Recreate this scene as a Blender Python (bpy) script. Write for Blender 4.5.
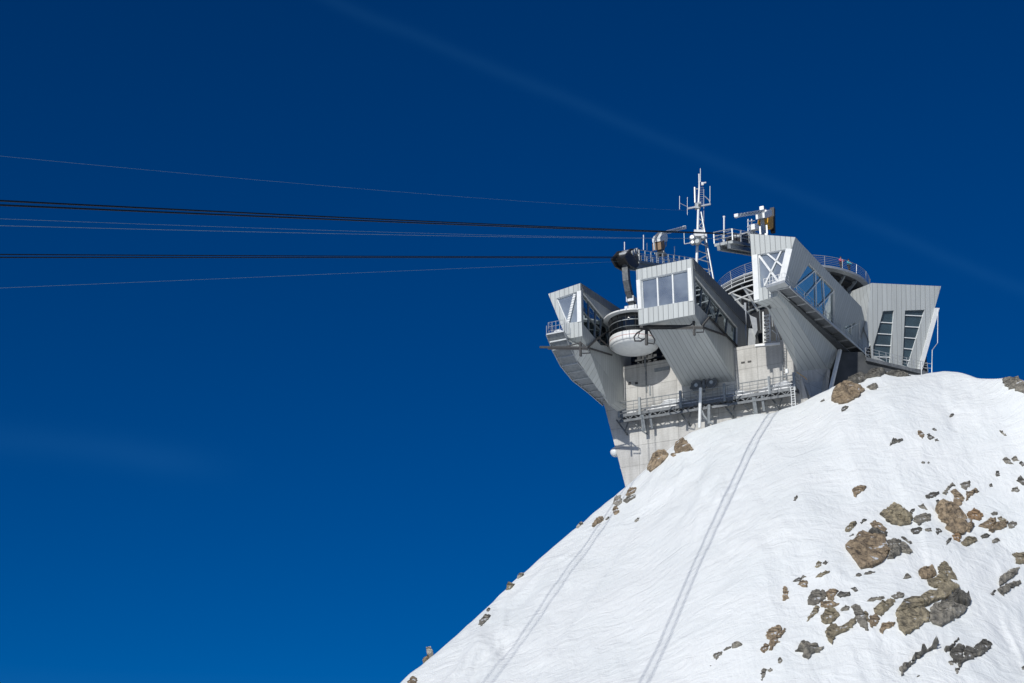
import bpy, math, random
import numpy as np
from mathutils import Vector
from mathutils.geometry import tessellate_polygon, delaunay_2d_cdt
random.seed(7)
RNG = np.random.default_rng(7)
scn = bpy.context.scene
for o in list(bpy.data.objects):
    bpy.data.objects.remove(o)

# ------------------------------------------------------------------ camera, sky, sun, exposure
FPX, PITCH = 1700.0, math.radians(22)
cam_d = bpy.data.cameras.new('camera')
cam_d.sensor_width = 36
cam_d.lens = 36 * FPX / 1024
cam_d.clip_start = 0.5
cam_d.clip_end = 20000
cam = bpy.data.objects.new('camera', cam_d)
scn.collection.objects.link(cam)
cam.location = (0, 0, 0)
cam.rotation_euler = (math.pi / 2 + PITCH, 0, 0)
scn.camera = cam

SUN = np.array([-0.3953, -0.7831, 0.48])
SUN = SUN / np.linalg.norm(SUN)
SUN_EL = math.asin(SUN[2])
SUN_AZ = math.atan2(SUN[0], SUN[1])
world = bpy.data.worlds.new('World')
scn.world = world
world.use_nodes = True
nt = world.node_tree
nt.nodes.clear()


def N(tree, typ, loc=None, **kw):
    n = tree.nodes.new(typ)
    for k, v in kw.items():
        if k.startswith('in_'):
            key = k[3:]
            key = int(key) if key.isdigit() else key.replace('_', ' ')
            n.inputs[key].default_value = v
        else:
            setattr(n, k, v)
    return n


out = N(nt, 'ShaderNodeOutputWorld')
bg = N(nt, 'ShaderNodeBackground')
sky = N(nt, 'ShaderNodeTexSky')
sky.sky_type = 'NISHITA'
sky.sun_disc = False
sky.sun_elevation = SUN_EL
sky.sun_rotation = SUN_AZ
sky.altitude = 3400
sky.air_density = 1.0
sky.dust_density = 0.3
sky.ozone_density = 3.0
hs = N(nt, 'ShaderNodeHueSaturation', in_Hue=0.513, in_Saturation=1.45, in_Value=1.15)
# faint old vapour trail and thin cirrus high in the sky (by sky direction)
tc = N(nt, 'ShaderNodeTexCoord')
L = nt.links.new


def trail(p0, p1, width, strength, nscale, centre=None):
    a, b = ray_np(*p0), ray_np(*p1)
    n = np.cross(a, b)
    n = n / np.linalg.norm(n)
    dt = N(nt, 'ShaderNodeVectorMath', operation='DOT_PRODUCT')
    dt.inputs[1].default_value = n
    L(tc.outputs['Generated'], dt.inputs[0])
    m1 = N(nt, 'ShaderNodeMath', operation='MULTIPLY', in_1=1.0 / width)
    L(dt.outputs['Value'], m1.inputs[0])
    nz = N(nt, 'ShaderNodeTexNoise')
    nz.inputs['Scale'].default_value = nscale
    nz.inputs['Detail'].default_value = 5
    L(tc.outputs['Generated'], nz.inputs['Vector'])
    wob = N(nt, 'ShaderNodeMath', operation='MULTIPLY_ADD', in_1=1.2, in_2=-0.6)
    L(nz.outputs['Fac'], wob.inputs[0])
    ad = N(nt, 'ShaderNodeMath', operation='ADD')
    L(m1.outputs[0], ad.inputs[0]); L(wob.outputs[0], ad.inputs[1])
    sq = N(nt, 'ShaderNodeMath', operation='MULTIPLY')
    L(ad.outputs[0], sq.inputs[0]); L(ad.outputs[0], sq.inputs[1])
    ng = N(nt, 'ShaderNodeMath', operation='MULTIPLY', in_1=-1.0)
    L(sq.outputs[0], ng.inputs[0])
    ex = N(nt, 'ShaderNodeMath', operation='EXPONENT')
    L(ng.outputs[0], ex.inputs[0])
    # only ahead of the viewer's half of the great circle, fading by noise
    nz2 = N(nt, 'ShaderNodeTexNoise')
    nz2.inputs['Scale'].default_value = nscale * 0.35
    L(tc.outputs['Generated'], nz2.inputs['Vector'])
    m2 = N(nt, 'ShaderNodeMapRange')
    m2.inputs['From Min'].default_value = 0.35
    m2.inputs['From Max'].default_value = 0.65
    m2.inputs['To Min'].default_value = 0.25
    m2.inputs['To Max'].default_value = 1.0
    L(nz2.outputs['Fac'], m2.inputs['Value'])
    mm = N(nt, 'ShaderNodeMath', operation='MULTIPLY')
    L(ex.outputs[0], mm.inputs[0]); L(m2.outputs[0], mm.inputs[1])
    ms = N(nt, 'ShaderNodeMath', operation='MULTIPLY', in_1=strength)
    L(mm.outputs[0], ms.inputs[0])
    if centre:      # a short wisp: fades away from its own middle
        cd = N(nt, 'ShaderNodeVectorMath', operation='DOT_PRODUCT')
        cv = ray_np(*centre[:2]); cd.inputs[1].default_value = cv / np.linalg.norm(cv)
        L(tc.outputs['Generated'], cd.inputs[0])
        cm = N(nt, 'ShaderNodeMapRange', interpolation_type='SMOOTHSTEP')
        cm.inputs['From Min'].default_value = math.cos(centre[2]); cm.inputs['From Max'].default_value = 1.0
        L(cd.outputs['Value'], cm.inputs['Value'])
        mm2 = N(nt, 'ShaderNodeMath', operation='MULTIPLY')
        L(ms.outputs[0], mm2.inputs[0]); L(cm.outputs[0], mm2.inputs[1])
        return mm2
    return ms


_c, _s = math.cos(PITCH), math.sin(PITCH)
CF = np.array([0, _c, _s]); CU = np.array([0, -_s, _c]); CR = np.array([1.0, 0, 0])


def ray_np(x, y):
    return (x - 512) / FPX * CR + (341.5 - y) / FPX * CU + CF


t1 = trail((330, 0), (1024, 290), 0.0042, 0.26, 15.0)
t2 = trail((0, 440), (200, 462), 0.010, 0.42, 12.0, (70, 449, 0.11))
tsum = N(nt, 'ShaderNodeMath', operation='ADD')
L(t1.outputs[0], tsum.inputs[0]); L(t2.outputs[0], tsum.inputs[1])
addc = N(nt, 'ShaderNodeMix', data_type='RGBA', blend_type='ADD')
addc.inputs['Factor'].default_value = 1.0
cc = N(nt, 'ShaderNodeVectorMath', operation='SCALE')
cc.inputs[0].default_value = (0.16, 0.55, 0.95)
L(tsum.outputs[0], cc.inputs['Scale'])
L(sky.outputs['Color'], hs.inputs['Color'])
L(hs.outputs['Color'], addc.inputs['A'])
L(cc.outputs[0], addc.inputs['B'])
L(addc.outputs['Result'], bg.inputs['Color'])
bg.inputs['Strength'].default_value = 0.068
L(bg.outputs[0], out.inputs['Surface'])

sun_d = bpy.data.lights.new('sun', 'SUN')
sun_d.energy = 4.4
sun_d.angle = math.radians(0.5)
sun_d.color = (1.0, 0.975, 0.92)
sun = bpy.data.objects.new('sun', sun_d)
scn.collection.objects.link(sun)
sun.rotation_euler = Vector(SUN).to_track_quat('Z', 'Y').to_euler()
sun.location = (-200, -100, 200)

scn.view_settings.view_transform = 'Standard'
scn.view_settings.look = 'None'
scn.view_settings.exposure = -0.40
scn.view_settings.gamma = 1.0
scn.cycles.max_bounces = 8
scn.cycles.transparent_max_bounces = 16


# ------------------------------------------------------------------ geometry helpers
def at(x, y, Y):
    r = ray_np(x, y)
    return r * (Y / r[1])


def on(x, y, P, n):
    r = ray_np(x, y)
    return r * (np.dot(P, n) / np.dot(r, n))


def axes(deg):
    d = math.radians(deg)
    return np.array([math.sin(d), math.cos(d), 0]), np.array([math.cos(d), -math.sin(d), 0])


def unit(v):
    v = np.asarray(v, float)
    return v / np.linalg.norm(v)


Zup = np.array([0, 0, 1.0])


class MB:
    def __init__(self):
        self.v = []; self.f = []; self.m = []; self.uv = []

    def face(self, pts, m=0, ud=None):
        pts = [np.asarray(p, float) for p in pts]
        b = len(self.v)
        self.v += pts
        self.f.append(list(range(b, b + len(pts))))
        self.m.append(m)
        n = np.zeros(3)
        for i in range(len(pts)):
            n = n + np.cross(pts[i] - pts[0], pts[(i + 1) % len(pts)] - pts[0])
        n = n / (np.linalg.norm(n) + 1e-9)
        if ud is None:
            ud = np.cross(Zup, n)
            if np.linalg.norm(ud) < 1e-3:
                ud = np.array([1.0, 0, 0])
        ud = unit(ud - np.dot(ud, n) * n)
        vd = np.cross(n, ud)
        self.uv += [(np.dot(p, ud), np.dot(p, vd)) for p in pts]

    def tess(self, outer, holes, m=0, ud=None):
        outer = [np.asarray(p, float) for p in outer]
        loops = [outer] + [[np.asarray(p, float) for p in h] for h in holes]
        flat = [p for l in loops for p in l]
        n = np.zeros(3)
        for i in range(len(outer)):
            n = n + np.cross(outer[i] - outer[0], outer[(i + 1) % len(outer)] - outer[0])
        n = unit(n)
        tris = tessellate_polygon([[Vector(p) for p in l] for l in loops])
        if ud is None:
            ud = np.cross(Zup, n)
        for t in tris:
            p = [flat[i] for i in t]
            if np.dot(np.cross(p[1] - p[0], p[2] - p[0]), n) < 0:
                p = p[::-1]
            self.face(p, m, ud)

    def slab(self, pts, vec, m=0, ud=None):
        """polygon extruded along vec"""
        a = [np.asarray(p, float) for p in pts]
        b = [p + np.asarray(vec, float) for p in a]
        self.face(a, m, ud)
        self.face(b[::-1], m, ud)
        k = len(a)
        for i in range(k):
            j = (i + 1) % k
            self.face([a[j], a[i], b[i], b[j]], m)

    def box(self, c, sx, sy, sz, ax=(1, 0, 0), ay=(0, 1, 0), m=0):
        c = np.asarray(c, float); ax = unit(ax); ay = unit(ay); az = np.cross(ax, ay)
        x, y, z = ax * sx / 2, ay * sy / 2, az * sz / 2
        self.slab([c - x - y - z, c - x + y - z, c + x + y - z, c + x - y - z], 2 * z, m)

    def bar(self, p, q, w, h, up=(0, 0, 1), m=0):
        p = np.asarray(p, float); q = np.asarray(q, float)
        d = unit(q - p)
        s = np.cross(d, np.asarray(up, float))
        if np.linalg.norm(s) < 1e-4:
            s = np.cross(d, [1, 0, 0])
        s = unit(s); u = np.cross(s, d)
        s = s * w / 2; u = u * h / 2
        self.slab([p - s - u, p + s - u, p + s + u, p - s + u], q - p, m)

    def tube(self, path, r, seg=8, m=0, cap=True):
        path = [np.asarray(p, float) for p in path]
        rs = r if isinstance(r, (list, tuple)) else [r] * len(path)
        rings = []
        prev = None
        for i, p in enumerate(path):
            d = unit(path[min(i + 1, len(path) - 1)] - path[max(i - 1, 0)])
            if prev is None:
                s = np.cross(d, Zup)
                if np.linalg.norm(s) < 1e-3:
                    s = np.array([1.0, 0, 0])
            else:
                s = prev - np.dot(prev, d) * d
            s = unit(s); prev = s
            u = np.cross(d, s)
            b = len(self.v)
            for k in range(seg):
                a = 2 * math.pi * k / seg
                self.v.append(p + (s * math.cos(a) + u * math.sin(a)) * rs[i])
            rings.append(b)
        for i in range(len(rings) - 1):
            for k in range(seg):
                k2 = (k + 1) % seg
                self.f.append([rings[i] + k, rings[i] + k2, rings[i + 1] + k2, rings[i + 1] + k])
                self.m.append(m)
                self.uv += [(k / seg, i), ((k + 1) / seg, i), ((k + 1) / seg, i + 1), (k / seg, i + 1)]
        if cap:
            for b, fl in ((rings[0], True), (rings[-1], False)):
                idx = [b + k for k in range(seg)]
                self.f.append(idx[::-1] if fl else idx)
                self.m.append(m)
                self.uv += [(0, 0)] * seg

    def lathe(self, c, prof, seg=48, m=0, mats=None):
        """prof: list of (radius, z) about vertical axis through c"""
        c = np.asarray(c, float)
        rings = []
        for (r, z) in prof:
            b = len(self.v)
            for k in range(seg):
                a = 2 * math.pi * k / seg
                self.v.append(c + np.array([math.cos(a) * r, math.sin(a) * r, z]))
            rings.append(b)
        for i in range(len(rings) - 1):
            for k in range(seg):
                k2 = (k + 1) % seg
                self.f.append([rings[i] + k, rings[i] + k2, rings[i + 1] + k2, rings[i + 1] + k])
                self.m.append(mats[i] if mats else m)
                u0 = 2 * math.pi * k / seg * prof[i][0]
                u1 = 2 * math.pi * (k + 1) / seg * prof[i][0]
                self.uv += [(u0, prof[i][1]), (u1, prof[i][1]), (u1, prof[i + 1][1]), (u0, prof[i + 1][1])]
        for b, fl, r in ((rings[0], True, prof[0][0]), (rings[-1], False, prof[-1][0])):
            if r > 1e-3:
                idx = [b + k for k in range(seg)]
                self.f.append(idx[::-1] if fl else idx)
                self.m.append(m if not mats else mats[0 if fl else -1])
                self.uv += [(0, 0)] * seg

    def ball(self, c, r, m=0, n=10, sc=(1, 1, 1)):
        c = np.asarray(c, float)
        prof = []
        for i in range(n + 1):
            a = -math.pi / 2 + math.pi * i / n
            prof.append((max(1e-4, r * math.cos(a)), r * math.sin(a)))
        b = len(self.v)
        self.lathe(c, prof, 14, m)
        for i in range(b, len(self.v)):
            self.v[i] = c + (self.v[i] - c) * np.array(sc)

    def build(self, name, mats, parent=None, origin=None, smooth=False, recalc=False):
        me = bpy.data.meshes.new(name)
        if origin is None:
            origin = ORIG.get(parent.name, np.zeros(3)) if parent is not None else np.zeros(3)
        V = np.array(self.v) - np.asarray(origin)
        me.from_pydata(V.tolist(), [], self.f)
        mats = mats if isinstance(mats, (list, tuple)) else [mats]
        for m in mats:
            me.materials.append(m)
        me.polygons.foreach_set('material_index', self.m)
        ul = me.uv_layers.new(name='UVMap')
        ul.data.foreach_set('uv', np.array(self.uv, dtype=np.float32).ravel())
        if smooth:
            me.polygons.foreach_set('use_smooth', [True] * len(me.polygons))
        me.update()
        if recalc:
            import bmesh
            bm = bmesh.new(); bm.from_mesh(me)
            bmesh.ops.remove_doubles(bm, verts=bm.verts, dist=1e-4)
            bmesh.ops.recalc_face_normals(bm, faces=bm.faces)
            bm.to_mesh(me); bm.free()
        ob = bpy.data.objects.new(name, me)
        scn.collection.objects.link(ob)
        if parent is not None:
            ob.parent = parent
            ORIG[ob.name] = np.asarray(origin)
        else:
            ob.location = origin
        return ob


ORIG = {}


def tag(o, label=None, cat=None, group=None, kind=None):
    if label: o['label'] = label
    if cat: o['category'] = cat
    if group: o['group'] = group
    if kind: o['kind'] = kind
    return o


def thing(name, loc, label, cat, group=None):
    o = bpy.data.objects.new(name, None)
    scn.collection.objects.link(o)
    o.location = loc
    o.empty_display_size = 0.5
    ORIG[o.name] = np.asarray(loc, float)
    return tag(o, label, cat, group)


# ------------------------------------------------------------------ materials
def mat(name, col=(0.5, 0.5, 0.5), rough=0.5, metal=0.0, spec=0.5):
    m = bpy.data.materials.new(name)
    m.use_nodes = True
    b = m.node_tree.nodes['Principled BSDF']
    b.inputs['Base Color'].default_value = (*col, 1)
    b.inputs['Roughness'].default_value = rough
    b.inputs['Metallic'].default_value = metal
    b.inputs['Specular IOR Level'].default_value = spec
    return m, m.node_tree, b


def noisy(name, c1, c2, scale, rough=0.6, metal=0.0, bump=0.0, detail=6, bscale=None):
    m, t, b = mat(name, c1, rough, metal)
    tcn = N(t, 'ShaderNodeTexCoord')
    nz = N(t, 'ShaderNodeTexNoise')
    nz.inputs['Scale'].default_value = scale
    nz.inputs['Detail'].default_value = detail
    t.links.new(tcn.outputs['Object'], nz.inputs['Vector'])
    r = N(t, 'ShaderNodeValToRGB')
    r.color_ramp.elements[0].position = 0.35
    r.color_ramp.elements[1].position = 0.65
    r.color_ramp.elements[0].color = (*c1, 1)
    r.color_ramp.elements[1].color = (*c2, 1)
    t.links.new(nz.outputs['Fac'], r.inputs['Fac'])
    t.links.new(r.outputs['Color'], b.inputs['Base Color'])
    if bump:
        nb = N(t, 'ShaderNodeTexNoise')
        nb.inputs['Scale'].default_value = bscale or scale * 3
        nb.inputs['Detail'].default_value = 8
        t.links.new(tcn.outputs['Object'], nb.inputs['Vector'])
        bp = N(t, 'ShaderNodeBump')
        bp.inputs['Strength'].default_value = bump
        bp.inputs['Distance'].default_value = 0.2
        t.links.new(nb.outputs['Fac'], bp.inputs['Height'])
        t.links.new(bp.outputs['Normal'], b.inputs['Normal'])
    return m


def cladding(name, base, seam=0.62, rough=0.38, metal=0.25):
    """standing seam sheet metal, seams every `seam` metres along UV.x"""
    m, t, b = mat(name, base, rough, metal)
    l = t.links.new
    uv = N(t, 'ShaderNodeTexCoord')
    sp = N(t, 'ShaderNodeSeparateXYZ')
    l(uv.outputs['UV'], sp.inputs[0])
    dv = N(t, 'ShaderNodeMath', operation='DIVIDE', in_1=seam)
    l(sp.outputs['X'], dv.inputs[0])
    fr = N(t, 'ShaderNodeMath', operation='FRACT')
    l(dv.outputs[0], fr.inputs[0])
    fl = N(t, 'ShaderNodeMath', operation='FLOOR')
    l(dv.outputs[0], fl.inputs[0])
    pp = N(t, 'ShaderNodeMath', operation='PINGPONG', in_1=0.5)
    l(dv.outputs[0], pp.inputs[0])
    seamr = N(t, 'ShaderNodeMapRange')
    seamr.inputs['From Min'].default_value = 0.015
    seamr.inputs['From Max'].default_value = 0.07
    l(pp.outputs[0], seamr.inputs['Value'])
    wn = N(t, 'ShaderNodeTexWhiteNoise', noise_dimensions='1D')
    l(fl.outputs[0], wn.inputs['W'])
    # long weathering streaks running down each sheet
    mp = N(t, 'ShaderNodeMapping')
    mp.inputs['Scale'].default_value = (2.6, 0.16, 1)
    l(uv.outputs['UV'], mp.inputs['Vector'])
    nz = N(t, 'ShaderNodeTexNoise')
    nz.inputs['Scale'].default_value = 1.0
    nz.inputs['Detail'].default_value = 5
    l(mp.outputs['Vector'], nz.inputs['Vector'])
    v1 = N(t, 'ShaderNodeMath', operation='MULTIPLY_ADD', in_1=0.07, in_2=0.93)
    l(wn.outputs['Value'], v1.inputs[0])
    v2 = N(t, 'ShaderNodeMath', operation='MULTIPLY_ADD', in_1=0.30, in_2=0.85)
    l(nz.outputs['Fac'], v2.inputs[0])
    v3 = N(t, 'ShaderNodeMath', operation='MULTIPLY')
    l(v1.outputs[0], v3.inputs[0]); l(v2.outputs[0], v3.inputs[1])
    v4 = N(t, 'ShaderNodeMath', operation='MULTIPLY_ADD', in_1=0.42, in_2=0.58)
    l(seamr.outputs[0], v4.inputs[0])
    v5 = N(t, 'ShaderNodeMath', operation='MULTIPLY')
    l(v3.outputs[0], v5.inputs[0]); l(v4.outputs[0], v5.inputs[1])
    sc = N(t, 'ShaderNodeVectorMath', operation='SCALE')
    sc.inputs[0].default_value = base
    l(v5.outputs[0], sc.inputs['Scale'])
    l(sc.outputs[0], b.inputs['Base Color'])
    bp = N(t, 'ShaderNodeBump', invert=True)
    bp.inputs['Strength'].default_value = 0.6
    bp.inputs['Distance'].default_value = 0.05
    l(seamr.outputs[0], bp.inputs['Height'])
    l(bp.outputs['Normal'], b.inputs['Normal'])
    return m


M = {}
M['clad'] = cladding('sheet_metal_cladding', (0.475, 0.50, 0.497), 0.62, 0.68, 0.35)
M['clad_dark'] = cladding('sheet_metal_fascia', (0.25, 0.27, 0.28), 0.8, 0.6, 0.5)
M['white'] = noisy('white_paint', (0.78, 0.79, 0.78), (0.70, 0.72, 0.72), 2.0, 0.45)
M['galv'] = noisy('galvanised_steel', (0.42, 0.44, 0.45), (0.50, 0.52, 0.53), 3.0, 0.45, 0.6)
M['steel'] = noisy('dark_steel', (0.09, 0.10, 0.11), (0.15, 0.16, 0.17), 3.0, 0.5, 0.3)
M['midsteel'] = noisy('grey_steel', (0.20, 0.22, 0.23), (0.28, 0.30, 0.31), 3.0, 0.5, 0.3)
M['black'] = noisy('black_rubber', (0.015, 0.016, 0.018), (0.03, 0.03, 0.032), 4.0, 0.5)
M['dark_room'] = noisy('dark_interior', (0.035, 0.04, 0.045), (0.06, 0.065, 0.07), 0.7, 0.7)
M['interior'] = noisy('pale_interior', (0.42, 0.42, 0.40), (0.5, 0.5, 0.48), 0.7, 0.7)
M['yellow'] = noisy('yellow_paint', (0.70, 0.36, 0.03), (0.6, 0.3, 0.03), 3.0, 0.45)
M['snowcap'] = noisy('snow_patch', (0.86, 0.87, 0.88), (0.80, 0.82, 0.84), 1.5, 0.6, 0, 0.3)
M['wood'] = noisy('timber', (0.30, 0.19, 0.10), (0.22, 0.14, 0.08), 2.0, 0.6)
M['skin'] = noisy('skin', (0.55, 0.34, 0.25), (0.5, 0.3, 0.22), 6.0, 0.5)
M['pink'] = noisy('pink_jacket', (0.75, 0.12, 0.24), (0.65, 0.10, 0.2), 6.0, 0.6)
M['teal'] = noisy('teal_jacket', (0.04, 0.48, 0.58), (0.04, 0.4, 0.5), 6.0, 0.6)
M['trousers'] = noisy('dark_trousers', (0.02, 0.02, 0.03), (0.03, 0.03, 0.04), 6.0, 0.7)


def concrete(name, c1, c2):
    m, t, b = mat(name, c1, 0.75)
    l = t.links.new
    uv = N(t, 'ShaderNodeTexCoord')
    sp = N(t, 'ShaderNodeSeparateXYZ')
    l(uv.outputs['UV'], sp.inputs[0])
    nz = N(t, 'ShaderNodeTexNoise'); nz.inputs['Scale'].default_value = 0.35; nz.inputs['Detail'].default_value = 8
    l(uv.outputs['UV'], nz.inputs['Vector'])
    mp = N(t, 'ShaderNodeMapping'); mp.inputs['Scale'].default_value = (1.8, 0.12, 1)
    l(uv.outputs['UV'], mp.inputs['Vector'])
    nz2 = N(t, 'ShaderNodeTexNoise'); nz2.inputs['Scale'].default_value = 1.0; nz2.inputs['Detail'].default_value = 6
    l(mp.outputs['Vector'], nz2.inputs['Vector'])
    nz3 = N(t, 'ShaderNodeTexNoise'); nz3.inputs['Scale'].default_value = 5.0; nz3.inputs['Detail'].default_value = 6
    l(uv.outputs['UV'], nz3.inputs['Vector'])
    brk = N(t, 'ShaderNodeTexBrick')
    brk.offset = 0.0
    brk.inputs['Scale'].default_value = 1.0
    brk.inputs['Brick Width'].default_value = 5.2
    brk.inputs['Row Height'].default_value = 2.55
    brk.inputs['Mortar Size'].default_value = 0.035
    brk.inputs['Mortar Smooth'].default_value = 0.3
    brk.inputs['Color1'].default_value = (1, 1, 1, 1)
    brk.inputs['Color2'].default_value = (0.90, 0.90, 0.91, 1)
    brk.inputs['Mortar'].default_value = (0.55, 0.55, 0.55, 1)
    l(uv.outputs['UV'], brk.inputs['Vector'])
    # board marks
    bd = N(t, 'ShaderNodeMath', operation='PINGPONG', in_1=0.15)
    l(sp.outputs['Y'], bd.inputs[0])
    bdm = N(t, 'ShaderNodeMapRange')
    bdm.inputs['From Min'].default_value = 0.0; bdm.inputs['From Max'].default_value = 0.03
    bdm.inputs['To Min'].default_value = 0.90; bdm.inputs['To Max'].default_value = 1.0
    l(bd.outputs[0], bdm.inputs['Value'])
    s = N(t, 'ShaderNodeMath', operation='MULTIPLY_ADD', in_1=0.45, in_2=0.0); l(nz.outputs['Fac'], s.inputs[0])
    s2 = N(t, 'ShaderNodeMath', operation='MULTIPLY_ADD', in_1=0.40); l(nz2.outputs['Fac'], s2.inputs[0]); l(s.outputs[0], s2.inputs[2])
    s3 = N(t, 'ShaderNodeMath', operation='MULTIPLY_ADD', in_1=0.22); l(nz3.outputs['Fac'], s3.inputs[0]); l(s2.outputs[0], s3.inputs[2])
    r = N(t, 'ShaderNodeValToRGB')
    r.color_ramp.elements[0].position = 0.40; r.color_ramp.elements[1].position = 0.62
    r.color_ramp.elements[0].color = (*c2, 1); r.color_ramp.elements[1].color = (*c1, 1)
    l(s3.outputs[0], r.inputs['Fac'])
    mx = N(t, 'ShaderNodeMix', data_type='RGBA', blend_type='MULTIPLY'); mx.inputs['Factor'].default_value = 1
    l(r.outputs['Color'], mx.inputs['A']); l(brk.outputs['Color'], mx.inputs['B'])
    sc = N(t, 'ShaderNodeVectorMath', operation='SCALE')
    l(mx.outputs['Result'], sc.inputs[0]); l(bdm.outputs[0], sc.inputs['Scale'])
    l(sc.outputs[0], b.inputs['Base Color'])
    bp = N(t, 'ShaderNodeBump'); bp.inputs['Strength'].default_value = 0.3; bp.inputs['Distance'].default_value = 0.05
    l(nz3.outputs['Fac'], bp.inputs['Height']); l(bp.outputs['Normal'], b.inputs['Normal'])
    return m


M['concrete'] = concrete('board_marked_concrete', (0.58, 0.57, 0.54), (0.40, 0.39, 0.365))


def glass(name, tint, refl, diffuse_mix=0.0, gcol=(0.9, 0.95, 1), diffuse_col=(0.40, 0.46, 0.52)):
    m = bpy.data.materials.new(name)
    m.use_nodes = True
    t = m.node_tree
    t.nodes.clear()
    l = t.links.new
    o = N(t, 'ShaderNodeOutputMaterial')
    mx = N(t, 'ShaderNodeMixShader')
    tr = N(t, 'ShaderNodeBsdfTransparent'); tr.inputs['Color'].default_value = (*tint, 1)
    gl = N(t, 'ShaderNodeBsdfGlossy'); gl.inputs['Roughness'].default_value = 0.03
    gl.inputs['Color'].default_value = (*gcol, 1)
    fr = N(t, 'ShaderNodeFresnel'); fr.inputs['IOR'].default_value = 1.5
    ad = N(t, 'ShaderNodeMath', operation='MULTIPLY_ADD', in_1=1.0 - refl, in_2=refl)
    l(fr.outputs[0], ad.inputs[0])
    # slight waviness of the sheet
    tcn = N(t, 'ShaderNodeTexCoord')
    nz = N(t, 'ShaderNodeTexNoise'); nz.inputs['Scale'].default_value = 0.5
    l(tcn.outputs['Object'], nz.inputs['Vector'])
    bp = N(t, 'ShaderNodeBump'); bp.inputs['Strength'].default_value = 0.06; bp.inputs['Distance'].default_value = 0.3
    l(nz.outputs['Fac'], bp.inputs['Height']); l(bp.outputs['Normal'], gl.inputs['Normal'])
    l(ad.outputs[0], mx.inputs['Fac']); l(tr.outputs[0], mx.inputs[1]); l(gl.outputs[0], mx.inputs[2])
    if diffuse_mix:  # mixes a mottled diffuse colour into the pane
        df = N(t, 'ShaderNodeBsdfDiffuse'); df.inputs['Color'].default_value = (*diffuse_col, 1)
        nf = N(t, 'ShaderNodeTexNoise'); nf.inputs['Scale'].default_value = 0.35; nf.inputs['Detail'].default_value = 3
        l(tcn.outputs['Object'], nf.inputs['Vector'])
        ff = N(t, 'ShaderNodeMath', operation='MULTIPLY', in_1=diffuse_mix * 2)
        l(nf.outputs['Fac'], ff.inputs[0])
        m2 = N(t, 'ShaderNodeMixShader')
        l(ff.outputs[0], m2.inputs['Fac']); l(mx.outputs[0], m2.inputs[1]); l(df.outputs[0], m2.inputs[2])
        l(m2.outputs[0], o.inputs['Surface'])
    else:
        l(mx.outputs[0], o.inputs['Surface'])
    return m


M['glass'] = glass('window_glass', (0.62, 0.70, 0.72), 0.30, 0.42)
M['glass_dark'] = glass('tinted_glass', (0.14, 0.22, 0.23), 0.10, 0.10, (0.45, 0.5, 0.52), (0.10, 0.15, 0.17))
M['glass_deep'] = glass('deep_tinted_glass', (0.12, 0.24, 0.27), 0.06, 0.30, (0.6, 0.7, 0.75), (0.10, 0.17, 0.22))


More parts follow.
